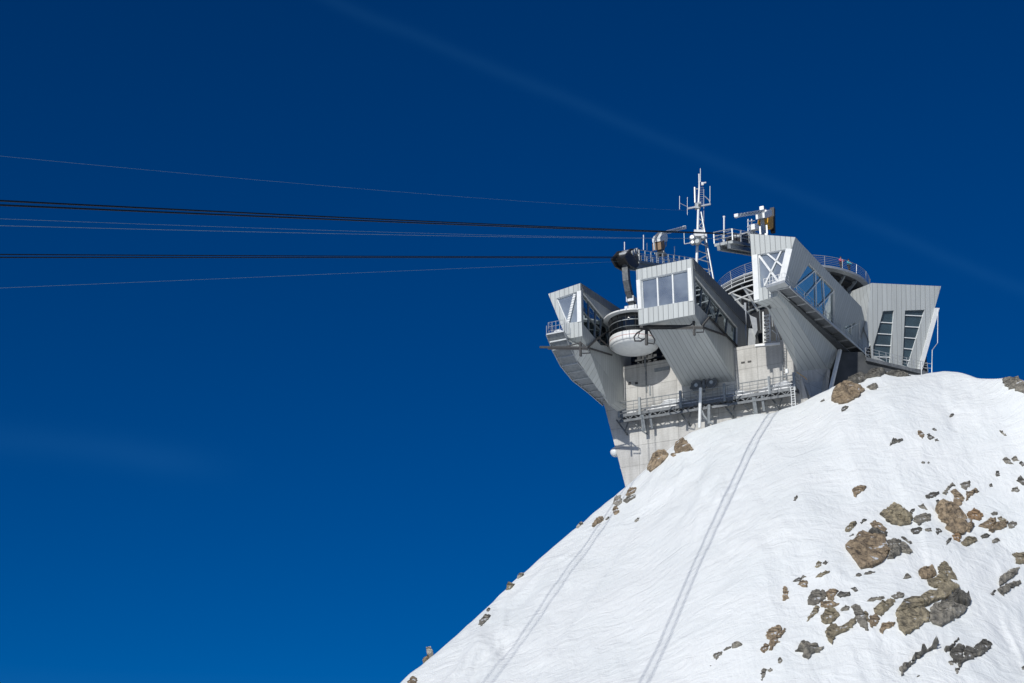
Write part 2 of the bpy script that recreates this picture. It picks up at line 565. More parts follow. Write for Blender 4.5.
def rock_mat(name, c1, c2, c3):
    m, t, b = mat(name, c1, 0.85)
    l = t.links.new
    tcn = N(t, 'ShaderNodeTexCoord')
    oi = N(t, 'ShaderNodeObjectInfo')
    nz = N(t, 'ShaderNodeTexNoise'); nz.inputs['Scale'].default_value = 1.5; nz.inputs['Detail'].default_value = 10
    nz.inputs['Roughness'].default_value = 0.72
    l(tcn.outputs['Object'], nz.inputs['Vector'])
    r = N(t, 'ShaderNodeValToRGB')
    r.color_ramp.elements[0].position = 0.36; r.color_ramp.elements[0].color = (*c2, 1)
    r.color_ramp.elements[1].position = 0.64; r.color_ramp.elements[1].color = (*c3, 1)
    e = r.color_ramp.elements.new(0.5); e.color = (*c1, 1)
    l(nz.outputs['Fac'], r.inputs['Fac'])
    hsv = N(t, 'ShaderNodeHueSaturation')
    vr = N(t, 'ShaderNodeMath', operation='MULTIPLY_ADD', in_1=0.5, in_2=1.35)
    l(oi.outputs['Random'], vr.inputs[0]); l(vr.outputs[0], hsv.inputs['Value'])
    l(r.outputs['Color'], hsv.inputs['Color'])
    # cracks, with the shade of the crevices darkened into the colour
    mp = N(t, 'ShaderNodeMapping'); mp.inputs['Rotation'].default_value = (0.5, 0.3, 0.6); mp.inputs['Scale'].default_value = (0.45, 0.45, 1.5)
    l(tcn.outputs['Object'], mp.inputs['Vector'])
    nzd = N(t, 'ShaderNodeTexNoise'); nzd.inputs['Scale'].default_value = 0.75; nzd.inputs['Detail'].default_value = 3
    nzd.inputs['Distortion'].default_value = 0.8
    l(mp.outputs['Vector'], nzd.inputs['Vector'])
    sb_ = N(t, 'ShaderNodeMath', operation='SUBTRACT', in_1=0.5); l(nzd.outputs['Fac'], sb_.inputs[0])
    ab_ = N(t, 'ShaderNodeMath', operation='ABSOLUTE'); l(sb_.outputs[0], ab_.inputs[0])
    ck = N(t, 'ShaderNodeMapRange'); ck.inputs['From Max'].default_value = 0.022
    ck.inputs['To Min'].default_value = 0.28
    l(ab_.outputs[0], ck.inputs['Value'])
    sc = N(t, 'ShaderNodeVectorMath', operation='SCALE')
    l(hsv.outputs['Color'], sc.inputs[0]); l(ck.outputs[0], sc.inputs['Scale'])
    # wind blown snow grains lodged in the roughness
    ns = N(t, 'ShaderNodeTexNoise'); ns.inputs['Scale'].default_value = 1.1; ns.inputs['Detail'].default_value = 5
    l(tcn.outputs['Object'], ns.inputs['Vector'])
    geo = N(t, 'ShaderNodeNewGeometry')
    sep = N(t, 'ShaderNodeSeparateXYZ'); l(geo.outputs['Normal'], sep.inputs[0])
    upm = N(t, 'ShaderNodeMath', operation='MULTIPLY_ADD', in_1=0.20, in_2=0.0); l(sep.outputs['Z'], upm.inputs[0])
    sm = N(t, 'ShaderNodeMath', operation='ADD'); l(ns.outputs['Fac'], sm.inputs[0]); l(upm.outputs[0], sm.inputs[1])
    sg = N(t, 'ShaderNodeMapRange'); sg.inputs['From Min'].default_value = 0.745; sg.inputs['From Max'].default_value = 0.77
    l(sm.outputs[0], sg.inputs['Value'])
    fin = N(t, 'ShaderNodeMix', data_type='RGBA'); l(sg.outputs[0], fin.inputs['Factor'])
    l(sc.outputs[0], fin.inputs['A']); fin.inputs['B'].default_value = (0.8, 0.82, 0.84, 1)
    l(fin.outputs['Result'], b.inputs['Base Color'])
    nb = N(t, 'ShaderNodeTexNoise'); nb.inputs['Scale'].default_value = 3.0; nb.inputs['Detail'].default_value = 10
    nb.inputs['Roughness'].default_value = 0.7
    l(tcn.outputs['Object'], nb.inputs['Vector'])
    hm = N(t, 'ShaderNodeMath', operation='MULTIPLY_ADD', in_1=0.10); l(ck.outputs[0], hm.inputs[0]); l(nb.outputs['Fac'], hm.inputs[2])
    bp = N(t, 'ShaderNodeBump'); bp.inputs['Strength'].default_value = 1.0; bp.inputs['Distance'].default_value = 0.5
    l(hm.outputs[0], bp.inputs['Height']); l(bp.outputs['Normal'], b.inputs['Normal'])
    return m


ROCK = {
    'brown': rock_mat('brown_rock', (0.25, 0.19, 0.125), (0.085, 0.068, 0.05), (0.37, 0.285, 0.19)),
    'orange': rock_mat('rusty_rock', (0.28, 0.18, 0.10), (0.11, 0.075, 0.045), (0.37, 0.25, 0.14)),
    'grey': rock_mat('grey_rock', (0.20, 0.185, 0.155), (0.075, 0.072, 0.064), (0.30, 0.275, 0.225)),
    'dark': rock_mat('dark_rock', (0.11, 0.105, 0.092), (0.05, 0.048, 0.043), (0.20, 0.185, 0.155)),
    'olive': rock_mat('olive_rock', (0.24, 0.205, 0.14), (0.085, 0.075, 0.055), (0.35, 0.30, 0.205)),
    'pale': rock_mat('pale_rock', (0.34, 0.315, 0.27), (0.2, 0.18, 0.15), (0.42, 0.39, 0.33)),
}


def snow_mat():
    m, t, b = mat('wind_packed_snow', (0.88, 0.89, 0.90), 0.55, 0, 0.3)
    l = t.links.new
    tcn = N(t, 'ShaderNodeTexCoord')
    mp = N(t, 'ShaderNodeMapping')
    mp.inputs['Rotation'].default_value = (0, 0, math.radians(-66))
    mp.inputs['Scale'].default_value = (0.34, 0.8, 0.0)
    l(tcn.outputs['Object'], mp.inputs['Vector'])
    n1 = N(t, 'ShaderNodeTexNoise'); n1.inputs['Scale'].default_value = 0.9; n1.inputs['Detail'].default_value = 9
    n1.inputs['Roughness'].default_value = 0.62; n1.inputs['Distortion'].default_value = 1.6
    l(mp.outputs['Vector'], n1.inputs['Vector'])
    n2 = N(t, 'ShaderNodeTexNoise'); n2.inputs['Scale'].default_value = 4.0; n2.inputs['Detail'].default_value = 7
    mp2 = N(t, 'ShaderNodeMapping'); mp2.inputs['Scale'].default_value = (0.5, 0.16, 0.0)
    l(tcn.outputs['Object'], mp2.inputs['Vector']); l(mp2.outputs['Vector'], n2.inputs['Vector'])
    a = N(t, 'ShaderNodeMath', operation='MULTIPLY_ADD', in_1=0.3); l(n2.outputs['Fac'], a.inputs[0]); l(n1.outputs['Fac'], a.inputs[2])
    bp = N(t, 'ShaderNodeBump'); bp.inputs['Strength'].default_value = 0.6; bp.inputs['Distance'].default_value = 0.5
    l(a.outputs[0], bp.inputs['Height']); l(bp.outputs['Normal'], b.inputs['Normal'])
    n3 = N(t, 'ShaderNodeTexNoise'); n3.inputs['Scale'].default_value = 0.12; n3.inputs['Detail'].default_value = 5
    l(tcn.outputs['Object'], n3.inputs['Vector'])
    r = N(t, 'ShaderNodeValToRGB')
    r.color_ramp.elements[0].color = (0.785, 0.815, 0.815, 1); r.color_ramp.elements[1].color = (0.845, 0.865, 0.86, 1)
    r.color_ramp.elements[0].position = 0.35; r.color_ramp.elements[1].position = 0.65
    l(n3.outputs['Fac'], r.inputs['Fac']); l(r.outputs['Color'], b.inputs['Base Color'])
    return m


M['snow'] = snow_mat()

# ------------------------------------------------------------------ the snow slope (one height field)
_LAT = RNG.random((256, 256))


def vnoise(x, y):
    xi = np.floor(x).astype(int); yi = np.floor(y).astype(int)
    fx = x - xi; fy = y - yi
    fx = fx * fx * fx * (fx * (fx * 6 - 15) + 10); fy = fy * fy * fy * (fy * (fy * 6 - 15) + 10)
    g = lambda i, j: _LAT[i % 256, j % 256]
    return ((g(xi, yi) * (1 - fx) + g(xi + 1, yi) * fx) * (1 - fy) +
            (g(xi, yi + 1) * (1 - fx) + g(xi + 1, yi + 1) * fx) * fy) - 0.5


CREST_PX = [(60, 1010, 128), (250, 823, 148), (400, 683, 165), (450, 643, 170), (485, 610, 174), (520, 576, 179), (560, 542, 184),
            (600, 508, 189), (628, 486, 192), (650, 466, 192), (668, 450, 191.5), (690, 432, 191), (715, 424, 190.5),
            (745, 416, 190), (775, 413, 189), (800, 404, 188), (830, 388, 187.5), (858, 378, 187.5), (880, 372, 187.5),
            (912, 376, 188), (945, 371, 188), (963, 372, 186), (975, 378, 184), (990, 380, 182),
            (1004, 376, 180), (1024, 383, 178), (1100, 425, 172), (1250, 520, 160)]
_CP = np.array([at(*c) for c in CREST_PX])


def crest(x):
    Yc = np.interp(x, _CP[:, 0], _CP[:, 1])
    Zc = np.interp(x, _CP[:, 0], _CP[:, 2])
    # beyond the measured ends the ridge runs on downhill
    lo, hi = _CP[0], _CP[-1]
    Zc = np.where(x < lo[0], lo[2] + (x - lo[0]) * 0.8, Zc)
    Zc = np.where(x > hi[0], hi[2] - (x - hi[0]) * 0.55, Zc)
    Yc = np.where(x < lo[0], lo[1] + (x - lo[0]) * 0.35, Yc)
    return Yc, Zc


_sx = np.linspace(-90, 170, 1300)


def _smooth(vals, width):
    k = int(width / (_sx[1] - _sx[0]))
    g = np.exp(-0.5 * (np.arange(-3 * k, 3 * k + 1) / k) ** 2)
    g /= g.sum()
    pad = np.concatenate([vals[0] + (vals[1] - vals[0]) * np.arange(-3 * k, 0), vals, vals[-1] + (vals[-1] - vals[-2]) * np.arange(1, 3 * k + 1)])
    return np.convolve(pad, g, 'valid')


_cy, _cz = crest(_sx)
_cy1, _cz1 = _smooth(_cy, 0.7), _smooth(_cz, 0.45)
_cy2, _cz2 = _smooth(_cy, 5.0), _smooth(_cz, 5.0)


def height(x, y):
    x = np.asarray(x, float); y = np.asarray(y, float)
    xc = np.clip(x, -90, 170)
    ex = 0.8 * np.minimum(x + 90, 0) - 0.55 * np.maximum(x - 170, 0)
    Y1, Z1 = np.interp(xc, _sx, _cy1), np.interp(xc, _sx, _cz1)
    Y2, Z2 = np.interp(xc, _sx, _cy2), np.interp(xc, _sx, _cz2)
    s = 0.70
    # local crest shape fades into the smooth body of the mountain a few metres below it
    d1 = Y1 - y
    q = np.exp(-np.maximum(d1, 0) / 5.0)
    Yc = Y1 * q + Y2 * (1 - q)
    Zc = Z1 * q + Z2 * (1 - q) + ex
    d = np.where(d1 > 0, np.maximum(Yc - y, 0), d1)
    rnd = 1.2
    front = s * (np.sqrt(d * d + rnd * rnd) - rnd)
    back = np.where(-d < 38, 0.03 * (-d), 1.14 + 0.75 * (-d - 38))
    h = Zc - np.where(d > 0, front, back)
    # a blunt arete runs down from the summit; the slope east of it turns away from the sun
    xr = 16.6 + (y - 148) * 0.72
    k = np.clip(d / 25.0, 0, 1)
    e = x - xr
    h = h - 0.50 * k * (np.sqrt(e * e + 16) + e) * 0.5
    # swells and wind drifts
    amp = np.clip(d / 10.0, 0.0, 1)
    wx = x + 5.0 * vnoise(x / 6.0 + 200, y / 13.0 + 20) + 1.6 * vnoise(x / 1.9 + 30, y / 4.5 + 220)
    wy = y + 9.0 * vnoise(x / 7.0 + 100, y / 15.0 + 120) + 2.5 * vnoise(x / 2.3 + 130, y / 5.0 + 20)
    u = wx * 0.40 + wy * 0.917; v = -wx * 0.917 + wy * 0.40
    h = h + amp * (1.5 * vnoise(x / 17.0, y / 21.0) + 0.7 * vnoise(u / 13.0 + 9, v / 5.5 + 3))
    near_d = np.clip(d / 5.0, 0, 1)
    patch = np.clip(0.35 + 2.2 * vnoise(x / 9.0 + 50, y / 26.0 + 20), 0, 1)       # wind-scoured patches and smooth ones
    patch2 = np.clip(0.30 + 2.4 * vnoise(x / 5.0 + 90, y / 15.0 + 60), 0, 1)
    lip = np.maximum(0, 0.30 - np.abs(vnoise(u / 11.0 + 4, v / 3.6 + 7))) * 1.5     # sharp drift crests along the wind
    hollow = np.maximum(0, vnoise(x / 6.5 + 13, y / 17.0 + 70) - 0.12)
    h = h + near_d * (0.95 * lip * patch - 1.6 * hollow
                      + 0.45 * patch * vnoise(u / 3.6 + 31, v / 1.6 + 5)
                      + 0.20 * patch2 * vnoise(u / 1.9 + 77, v / 0.9 + 15)
                      + 0.26 * patch2 * vnoise(x / 1.3 + 40, y / 4.2 + 40)
                      + 0.05 * patch * vnoise(x / 0.6 + 140, y / 1.9 + 40))
    h = h + np.clip(1 - np.abs(d) / 6.0, 0, 1) * 0.20 * vnoise(x / 1.6 + 3, y / 1.6)
    # around the viewer the slope runs out into a saddle
    base = -1.7 + 0.4 * vnoise(x / 30.0, y / 30.0)
    sm = 6.0
    near = np.logaddexp(h / sm, base / sm) * sm
    w = np.clip((y - 112) / 20.0, 0, 1)
    w = np.where(x < -25, np.minimum(w, np.clip(1 - (-25 - x) / 30.0, 0, 1) + (d < 0)), w)
    h = np.where(d > 0, near * (1 - w) + h * w, h)
    return np.maximum(h, -420 + 30 * vnoise(x / 200.0, y / 200.0))


def hit(px, py, miss=None):
    r = ray_np(px, py)
    Y = np.arange(70, 192, 0.1)
    P = r[None, :] * (Y / r[1])[:, None]
    below = P[:, 2] < height(P[:, 0], P[:, 1])
    i = np.argmax(below)
    if not below[i]:
        return miss
    return P[i]


def grid_axis(segs):
    o = []
    for a, b, st in segs:
        o += list(np.arange(a, b, st))
    o.append(segs[-1][1])
    return np.array(o)


xs = grid_axis([(-6000, -1000, 1000), (-1000, -200, 100), (-200, -60, 10), (-60, -18, 1.0), (-20, 66, 0.18), (66, 90, 1), (90, 200, 10), (200, 1000, 100), (1000, 6000, 1000)])
ys = grid_axis([(-3000, -400, 400), (-400, -40, 30), (-40, 110, 3), (110, 194, 0.15), (194, 240, 1), (240, 400, 10), (400, 1000, 100), (1000, 8000, 1000)])
GX, GY = np.meshgrid(xs, ys)
GZ = height(GX, GY)
nx, ny = len(xs), len(ys)
me = bpy.data.meshes.new('snow_slope')
idx = np.arange(nx * ny).reshape(ny, nx)
quads = np.stack([idx[:-1, :-1], idx[:-1, 1:], idx[1:, 1:], idx[1:, :-1]], -1).reshape(-1, 4)
me.vertices.add(nx * ny)
me.vertices.foreach_set('co', np.stack([GX, GY, GZ], -1).astype(np.float32).ravel())
me.loops.add(quads.size)
me.loops.foreach_set('vertex_index', quads.astype(np.int32).ravel())
me.polygons.add(len(quads))
me.polygons.foreach_set('loop_start', np.arange(0, quads.size, 4, dtype=np.int32))
me.polygons.foreach_set('use_smooth', np.ones(len(quads), dtype=bool))
me.update(calc_edges=True)
me.validate()
me.materials.append(M['snow'])
slope = bpy.data.objects.new('snow_slope', me)
scn.collection.objects.link(slope)
tag(slope, 'steep wind-packed snow slope below the station', None, None, 'structure')

# ------------------------------------------------------------------ the station
a2, w2 = axes(26)
TR2 = at(692, 258.3, 180)
f2 = lambda x, y: on(x, y, TR2, a2)
r2 = lambda x, y: on(x, y, TR2, w2)
BK2 = r2(735.5, 381)
WALL = BK2.copy()
wallp = lambda x, y, off=0.0: on(x, y, WALL - a2 * off, a2)

ST = thing('cable_car_station', wallp(690, 440), 'grey metal and concrete mountain cable car station with angular cantilevered blocks on the snowy summit', 'cable car station')


def pane(name, poly, n_in, m, parent, th=0.04):
    b = MB()
    poly = [np.asarray(p) for p in poly]
    b.tess(poly, [], 0)
    return b.build(name, m, parent)


def holed(mb, outer, holes, n_out, depth, ud, m=0, mr=1):
    """wall face with recessed openings; returns the recessed pane outlines"""
    mb.tess(outer, holes, m, ud)
    res = []
    for h in holes:
        h = [np.asarray(p, float) for p in h]
        inn = [p - n_out * depth for p in h]
        for i in range(len(h)):
            j = (i + 1) % len(h)
            mb.face([h[i], h[j], inn[j], inn[i]], mr)
        res.append(inn)
    return res


def lerp(p, q, t):
    return np.asarray(p) * (1 - t) + np.asarray(q) * t


def bars(name, lst, m, parent, up):
    for it in lst:
        b_ = MB()
        b_.bar(it[0], it[1], it[2], it[3], up)
        b_.build(name, m, parent)


def frame_bars(mb, poly, w, n, m=0):
    k = len(poly)
    for i in range(k):
        mb.bar(poly[i], poly[(i + 1) % k], w, w, n, m)


# ---- big middle block (box 2)
TL2, BR2, BL2 = f2(636, 269.6), f2(694.8, 314.5), f2(638.6, 324.7)
UR2, RE2 = r2(702, 326.6), r2(750, 317)
nl2 = unit(np.cross(TL2 - BL2, a2))
l2 = lambda x, y: on(x, y, TL2, nl2)
UL2, BKL2 = l2(647, 327), l2(683, 388)
dep = np.dot(RE2 - TR2, a2)
RT2 = TR2 + a2 * dep; RT2[2] = RE2[2]
LT2 = RT2 + (TL2 - TR2)
RB2 = BK2 + a2 * 3.0; LB2 = BKL2 + a2 * 3.0
RR2 = np.array([RT2[0], RT2[1], BK2[2]]); LR2 = np.array([LT2[0], LT2[1], BK2[2]])
W2o = MB()
gl2 = [f2(641.0, 279.4), f2(687.3, 269.6), f2(688.3, 300.8), f2(642.4, 308.6)]
inn_f = holed(W2o, [TL2, TR2, BR2, BL2], [gl2], -a2, 0.35, w2)
# right side, with the long wedge of glazing
side = [TR2, RT2, RR2, BK2, UR2, BR2]
sg = [r2(695.2, 276.0), r2(737.5, 327.5), r2(737.3, 345.0), r2(709.5, 317.5), r2(696.2, 303.0)]
inn_s = holed(W2o, side, [sg], w2, 0.3, a2)
W2o.face([TR2, TL2, LT2, RT2][::-1], 0, w2)
W2o.face([BL2, BR2, UR2, UL2][::-1], 0, w2)
W2o.face([UL2, UR2, BK2, BKL2][::-1], 0, w2)
W2o.face([TL2, BL2, UL2, BKL2, LR2, LT2], 0, a2)
W2o.face([RT2, LT2, LR2, RR2], 0, w2)
W2o.face([BKL2, BK2, RR2, LR2][::-1], 0, w2)
wing2 = W2o.build('cantilevered_block', [M['clad'], M['white']], ST)
wing2['label'] = 'largest middle block with three-pane front window and pale ribbed belly'
pane('front_window', inn_f[0], -a2, M['glass'], wing2)
bars('mullion', [(lerp(inn_f[0][0], inn_f[0][1], t) - a2 * .08, lerp(inn_f[0][3], inn_f[0][2], t) - a2 * .08, 0.16, 0.14) for t in (.335, .665)], M['white'], wing2, a2)
b = MB()
frame_bars(b, [p - a2 * 0.06 for p in inn_f[0]], 0.12, a2)
b.build('window_frame', M['white'], wing2)
# white corner posts standing slightly proud of the front
bars('corner_post', [(p - a2 * .05, q - a2 * .05, .46, .1) for p, q in ((f2(638.3, 280), f2(640.0, 309.2)), (f2(689.6, 268.2), f2(691.4, 301.2)))], M['white'], wing2, a2)
pane('side_window', inn_s[0], w2, M['glass_dark'], wing2)
b = MB()
tp, bt = (inn_s[0][0], inn_s[0][1]), (inn_s[0][4], inn_s[0][3], inn_s[0][2])
for t in (0.2, 0.4, 0.6, 0.8):
    p = lerp(tp[0], tp[1], t)
    q = lerp(bt[0], bt[1], t / 0.45) if t < 0.45 else lerp(bt[1], bt[2], (t - 0.45) / 0.55)
    b.bar(p + w2 * .06, q + w2 * .06, 0.12, 0.12, w2)
frame_bars(b, [p + w2 * 0.06 for p in inn_s[0]], 0.13, w2)
b.build('mullion', M['midsteel'], wing2)
# dark roof edge fascia on the right side, 6 cm proud
b = MB()
fa = [TR2, RT2, r2(749.0, 329), r2(694.0, 269.5)]
b.slab([p + w2 * 0.003 for p in fa], w2 * 0.12, 0, a2)
b.build('roof_fascia', M['clad_dark'], wing2)
# floor and a few interior things seen through the glass
b = MB()
zf = BR2[2] + 0.55
b.slab([np.array([p[0], p[1], zf]) for p in (TR2 + a2 * .5 - w2 * 5.6, TR2 + a2 * .5 - w2 * .3, RT2 - w2 * .3 - a2 * 9, RT2 - w2 * 4.5 - a2 * 9)], [0, 0, -0.2])
b.build('interior_floor', M['interior'], wing2)
b = MB()
for k in range(6):
    c = lerp(TR2, RT2, 0.12 + k * 0.14) - w2 * 0.5
    b.bar(np.array([c[0], c[1], zf]), np.array([c[0], c[1], TR2[2] - 0.3]), 0.25, 0.25, a2)
for k in range(5):
    c = lerp(TR2, RT2, 0.2 + k * 0.16)
    b.bar(c - w2 * 0.4 - Zup * .55, c - w2 * 6.2 - Zup * .55, 0.3, 0.5)
c = lerp(TR2, RT2, 0.62) - w2 * 2.2
b.build('interior_column', M['midsteel'], wing2)
b = MB()
b.slab([np.array([c[0], c[1], zf]), np.array([*(c - a2 * 4)[:2], zf]), np.array([*(c - a2 * 4)[:2], zf + 2.4]), np.array([c[0], c[1], zf + 2.4])], -w2 * 0.2)
b.build('interior_wall', M['interior'], wing2)

# ---- small left block (box 1)
a1, w1 = axes(27)
BK1 = on(624, 399, WALL, a2)
r1 = lambda x, y: on(x, y, BK1, w1)
TR1 = r1(580.1, 283.2)
f1 = lambda x, y: on(x, y, TR1, a1)
TL1, BR1, BL1 = f1(548.2, 293.9), f1(582.3, 336), f1(566.6, 339)
UR1, RE1 = r1(588.6, 348), r1(617.5, 307.6)
nl1 = unit(np.cross(TL1 - BL1, a1))
l1 = lambda x, y: on(x, y, TL1, nl1)
UL1, BKL1 = l1(570, 350), l1(609, 405)
d1 = np.dot(BK1 - TR1, a1)
RT1 = RE1 + (RE1 - TR1) * 0.35
LT1 = RT1 + (TL1 - TR1)
RR1 = np.array([RT1[0], RT1[1], BK1[2]]); LR1 = BKL1 + (RR1 - BK1)
b = MB()
gl1 = [f1(556.2, 298.4), f1(578.2, 291.2), f1(577.4, 321.7), f1(566.8, 323.3)]
i1 = holed(b, [TL1, TR1, BR1, BL1], [gl1], -a1, 0.3, w1)
sg1 = [r1(583.2, 292.5), r1(603.5, 317.5), r1(610, 326), r1(612, 345), r1(601, 345.5), r1(583.6, 324.5)]
i1s = holed(b, [TR1, RT1, RR1, BK1, UR1, BR1], [sg1], w1, 0.3, a1)
b.face([TR1, TL1, LT1, RT1][::-1], 0, w1)
b.face([BL1, BR1, UR1, UL1][::-1], 0, w1)
b.face([UL1, UR1, BK1, BKL1][::-1], 0, w1)
b.face([TL1, BL1, UL1, BKL1, LR1, LT1], 0, a1)
b.face([RT1, LT1, LR1, RR1], 0, w1)
b.face([BKL1, BK1, RR1, LR1][::-1], 0, w1)
wing1 = b.build('cantilevered_block', [M['clad'], M['white']], ST)
wing1['label'] = 'small left block tapering downwards with a triangular front window'
pane('front_window', i1[0], -a1, M['glass'], wing1)
b = MB()
frame_bars(b, [p - a1 * .05 for p in i1[0]], 0.12, a1)
b.build('window_frame', M['white'], wing1)
b = MB()
p, q = f1(574.4, 293.8) + a1 * 0.1, f1(567.6, 322.6) + a1 * 0.1
b.bar(p, q, 0.32, 0.08, a1)
for k in range(11):
    c = lerp(p, q, (k + .5) / 11)
    b.box(c - a1 * 0.07, 0.34, 0.1, 0.10, w1, a1)
b.build('slanting_strut', M['white'], wing1)
b = MB()
b.bar(f1(579.2, 291.2) - a1 * .05, f1(579.6, 322) - a1 * .05, 0.55, 0.10, a1)
b.build('corner_post', M['white'], wing1)
pane('side_window', i1s[0], w1, M['glass_dark'], wing1)
b = MB()
sw = [p + w1 * .06 for p in i1s[0]]
frame_bars(b, sw, 0.12, w1)
for (p, q) in ((lerp(sw[0], sw[1], .35), lerp(sw[5], sw[4], .4)), (lerp(sw[0], sw[1], .7), lerp(sw[5], sw[4], .75)), (sw[1], sw[4])):
    b.bar(p, q, 0.12, 0.12, w1)
b.bar(lerp(sw[0], sw[5], .55), lerp(sw[1], sw[4], .45), 0.1, 0.16, w1)
b.build('mullion', M['midsteel'], wing1)
b = MB()
b.slab([TR1 + w1 * .003, RT1 + w1 * .003, RT1 - Zup * 1.3 + w1 * .003, r1(583.0, 291.6) + w1 * .003], w1 * 0.1, 0, a1)
b.build('roof_fascia', M['clad_dark'], wing1)
b = MB()
z1 = BR1[2] + 0.5
b.slab([np.array([*p[:2], z1]) for p in (lerp(TL1, TR1, .4) + a1 * .5, TR1 + a1 * .5 - w1 * .3, RT1 - w1 * .3, lerp(LT1, RT1, .4))], [0, 0, -.2])
for k in range(4):
    c = lerp(TR1, RT1, 0.2 + k * .2) - w1 * .5
    b.bar(np.array([*c[:2], z1]), np.array([*c[:2], TR1[2] - 1.2]), .22, .22, a1)
b.box(lerp(TR1, RT1, .4) - w1 * 2 - Zup * 4.5, 1.6, 1.2, 2.0, w1, a1)
b.build('interior_floor', M['interior'], wing1)

# ---- right block (box 3)
a3, w3 = axes(29)
BKL3 = on(797.8, 371.7, WALL, a2)
l3 = lambda x, y: on(x, y, BKL3, w3)
TL3 = l3(750, 233.8)
f3 = lambda x, y: on(x, y, TL3, a3)
TR3, BR3, BL3 = f3(795.3, 237.2), f3(777, 296), f3(754.5, 302.5)
n3 = unit(np.cross(a3, TR3 - BR3))
if n3[0] < 0: n3 = -n3
s3 = lambda x, y: on(x, y, TR3, n3)
RE3, UR3, BKR3 = s3(861.5, 307), s3(788, 307.6), s3(827.5, 368)
UL3 = l3(767, 308)
RB3 = s3(872, 350)          # lower rear corner of the side wall
RM3 = s3(838.4, 347.6)
LT3 = TL3 + (RE3 - TR3); LT3[2] = RE3[2] + 0.8
LB3 = np.array([LT3[0], LT3[1], BKL3[2]])
b = MB()
gl3 = [f3(757.6, 254.4), f3(786.2, 249), f3(779.6, 284), f3(759.3, 288)]
i3 = holed(b, [TL3, TR3, BR3, BL3], [gl3], -a3, 0.35, w3)
sg3 = [s3(809.3, 263.2), s3(835, 290), s3(835.3, 329), s3(793.6, 289)]
sg3b = [s3(843.5, 327.5), s3(860, 320.5), s3(860.5, 341.5), s3(852, 336)]
i3s = holed(b, [TR3, RE3, RB3, RM3, BKR3, UR3, BR3], [sg3, sg3b], n3, 0.3, a3)
b.face([TR3, TL3, LT3, RE3][::-1], 0, w3)
b.face([BL3, BR3, UR3, UL3][::-1], 0, w3)
b.face([UL3, UR3, BKR3, BKL3][::-1], 0, w3)
b.face([TL3, BL3, UL3, BKL3, LB3, LT3], 0, a3)
b.face([RE3, LT3, LB3, RB3], 0, w3)
b.face([BKL3, BKR3, RM3, RB3, LB3][::-1], 0, w3)
wing3 = b.build('cantilevered_block', [M['clad'], M['white']], ST)
wing3['label'] = 'tall right block with cross-braced front window and a walkway along its shaded side'
pane('front_window', i3[0], -a3, M['glass'], wing3)
b = MB()
g = [p - a3 * .1 for p in i3[0]]
frame_bars(b, g, 0.12, a3)
F3 = lambda x, y: on(x, y, TL3 + a3 * .2, a3)
for (p, q, w_) in (((759, 255.5), (779.3, 283), .24), ((766.8, 253.2), (784.2, 267.5), .2), ((781.3, 250.5), (764.5, 285.5), .17)):
    b.bar(F3(*p), F3(*q), w_, .12, a3)
b.build('window_brace', M['white'], wing3)
b = MB()
b.bar(f3(754.9, 255) - a3 * .05, f3(756.8, 300) - a3 * .05, 0.62, .1, a3)
b.bar(f3(789.3, 249) - a3 * .05, f3(781, 284.5) - a3 * .05, 0.78, .1, a3)
b.build('corner_post', M['white'], wing3)
pane('side_window', i3s[0], n3, M['glass_dark'], wing3)
pane('side_window', i3s[1], n3, M['glass_dark'], wing3)
S3 = lambda x, y: on(x, y, TR3 - n3 * .18, n3)
bars('window_brace', [(S3(*p), S3(*q), w_ * .6, .06 + .008 * i) for i, (p, q, w_) in enumerate((((794, 288), (815, 271), .2), ((806, 296), (822, 277.5), .18), ((818.5, 307), (834.5, 290.5), .2), ((815.6, 270), (816.5, 308), .16),
                   ((822.8, 277.5), (825.5, 317), .14), ((809.3, 263.5), (834.8, 290), .14), ((846, 329.5), (859, 323), .12), ((851.5, 324.5), (851.8, 335.5), .1)))], M['white'], wing3, n3)
b = MB()
z3 = BR3[2] + .7
b.slab([np.array([*p[:2], z3]) for p in (TL3 + a3 * .5 + w3 * .3, TR3 + a3 * .5 - w3 * 2.2, RE3 - w3 * 1.5, LT3 + w3 * .3)], [0, 0, -.2])
b.box(lerp(TL3, LT3, .4) + w3 * 1.6 - Zup * 3.2, 1.2, 2.6, 5.5, w3, a3)
b.build('interior_floor', M['dark_room'], wing3)

# lower wedge of the block: concrete foot panel with a pale fin
b = MB()
FT = on(818.5, 399, RM3, w3)
FL = wallp(806, 402) - a2 * .05
b.slab([BKL3 - a2 * .1, BKR3, FT - Zup * 3, FL - Zup * 3], a2 * 1.2)
b.build('foot_panel', M['concrete'], ST)
b = MB()
b.slab([RM3 + n3 * .01, RM3 + n3 * .01 - Zup * .1 + w3 * .32, FT + w3 * .32 - Zup * 3, FT - Zup * 3], a3 * .5)
b.build('edge_fin', M['white'], ST)

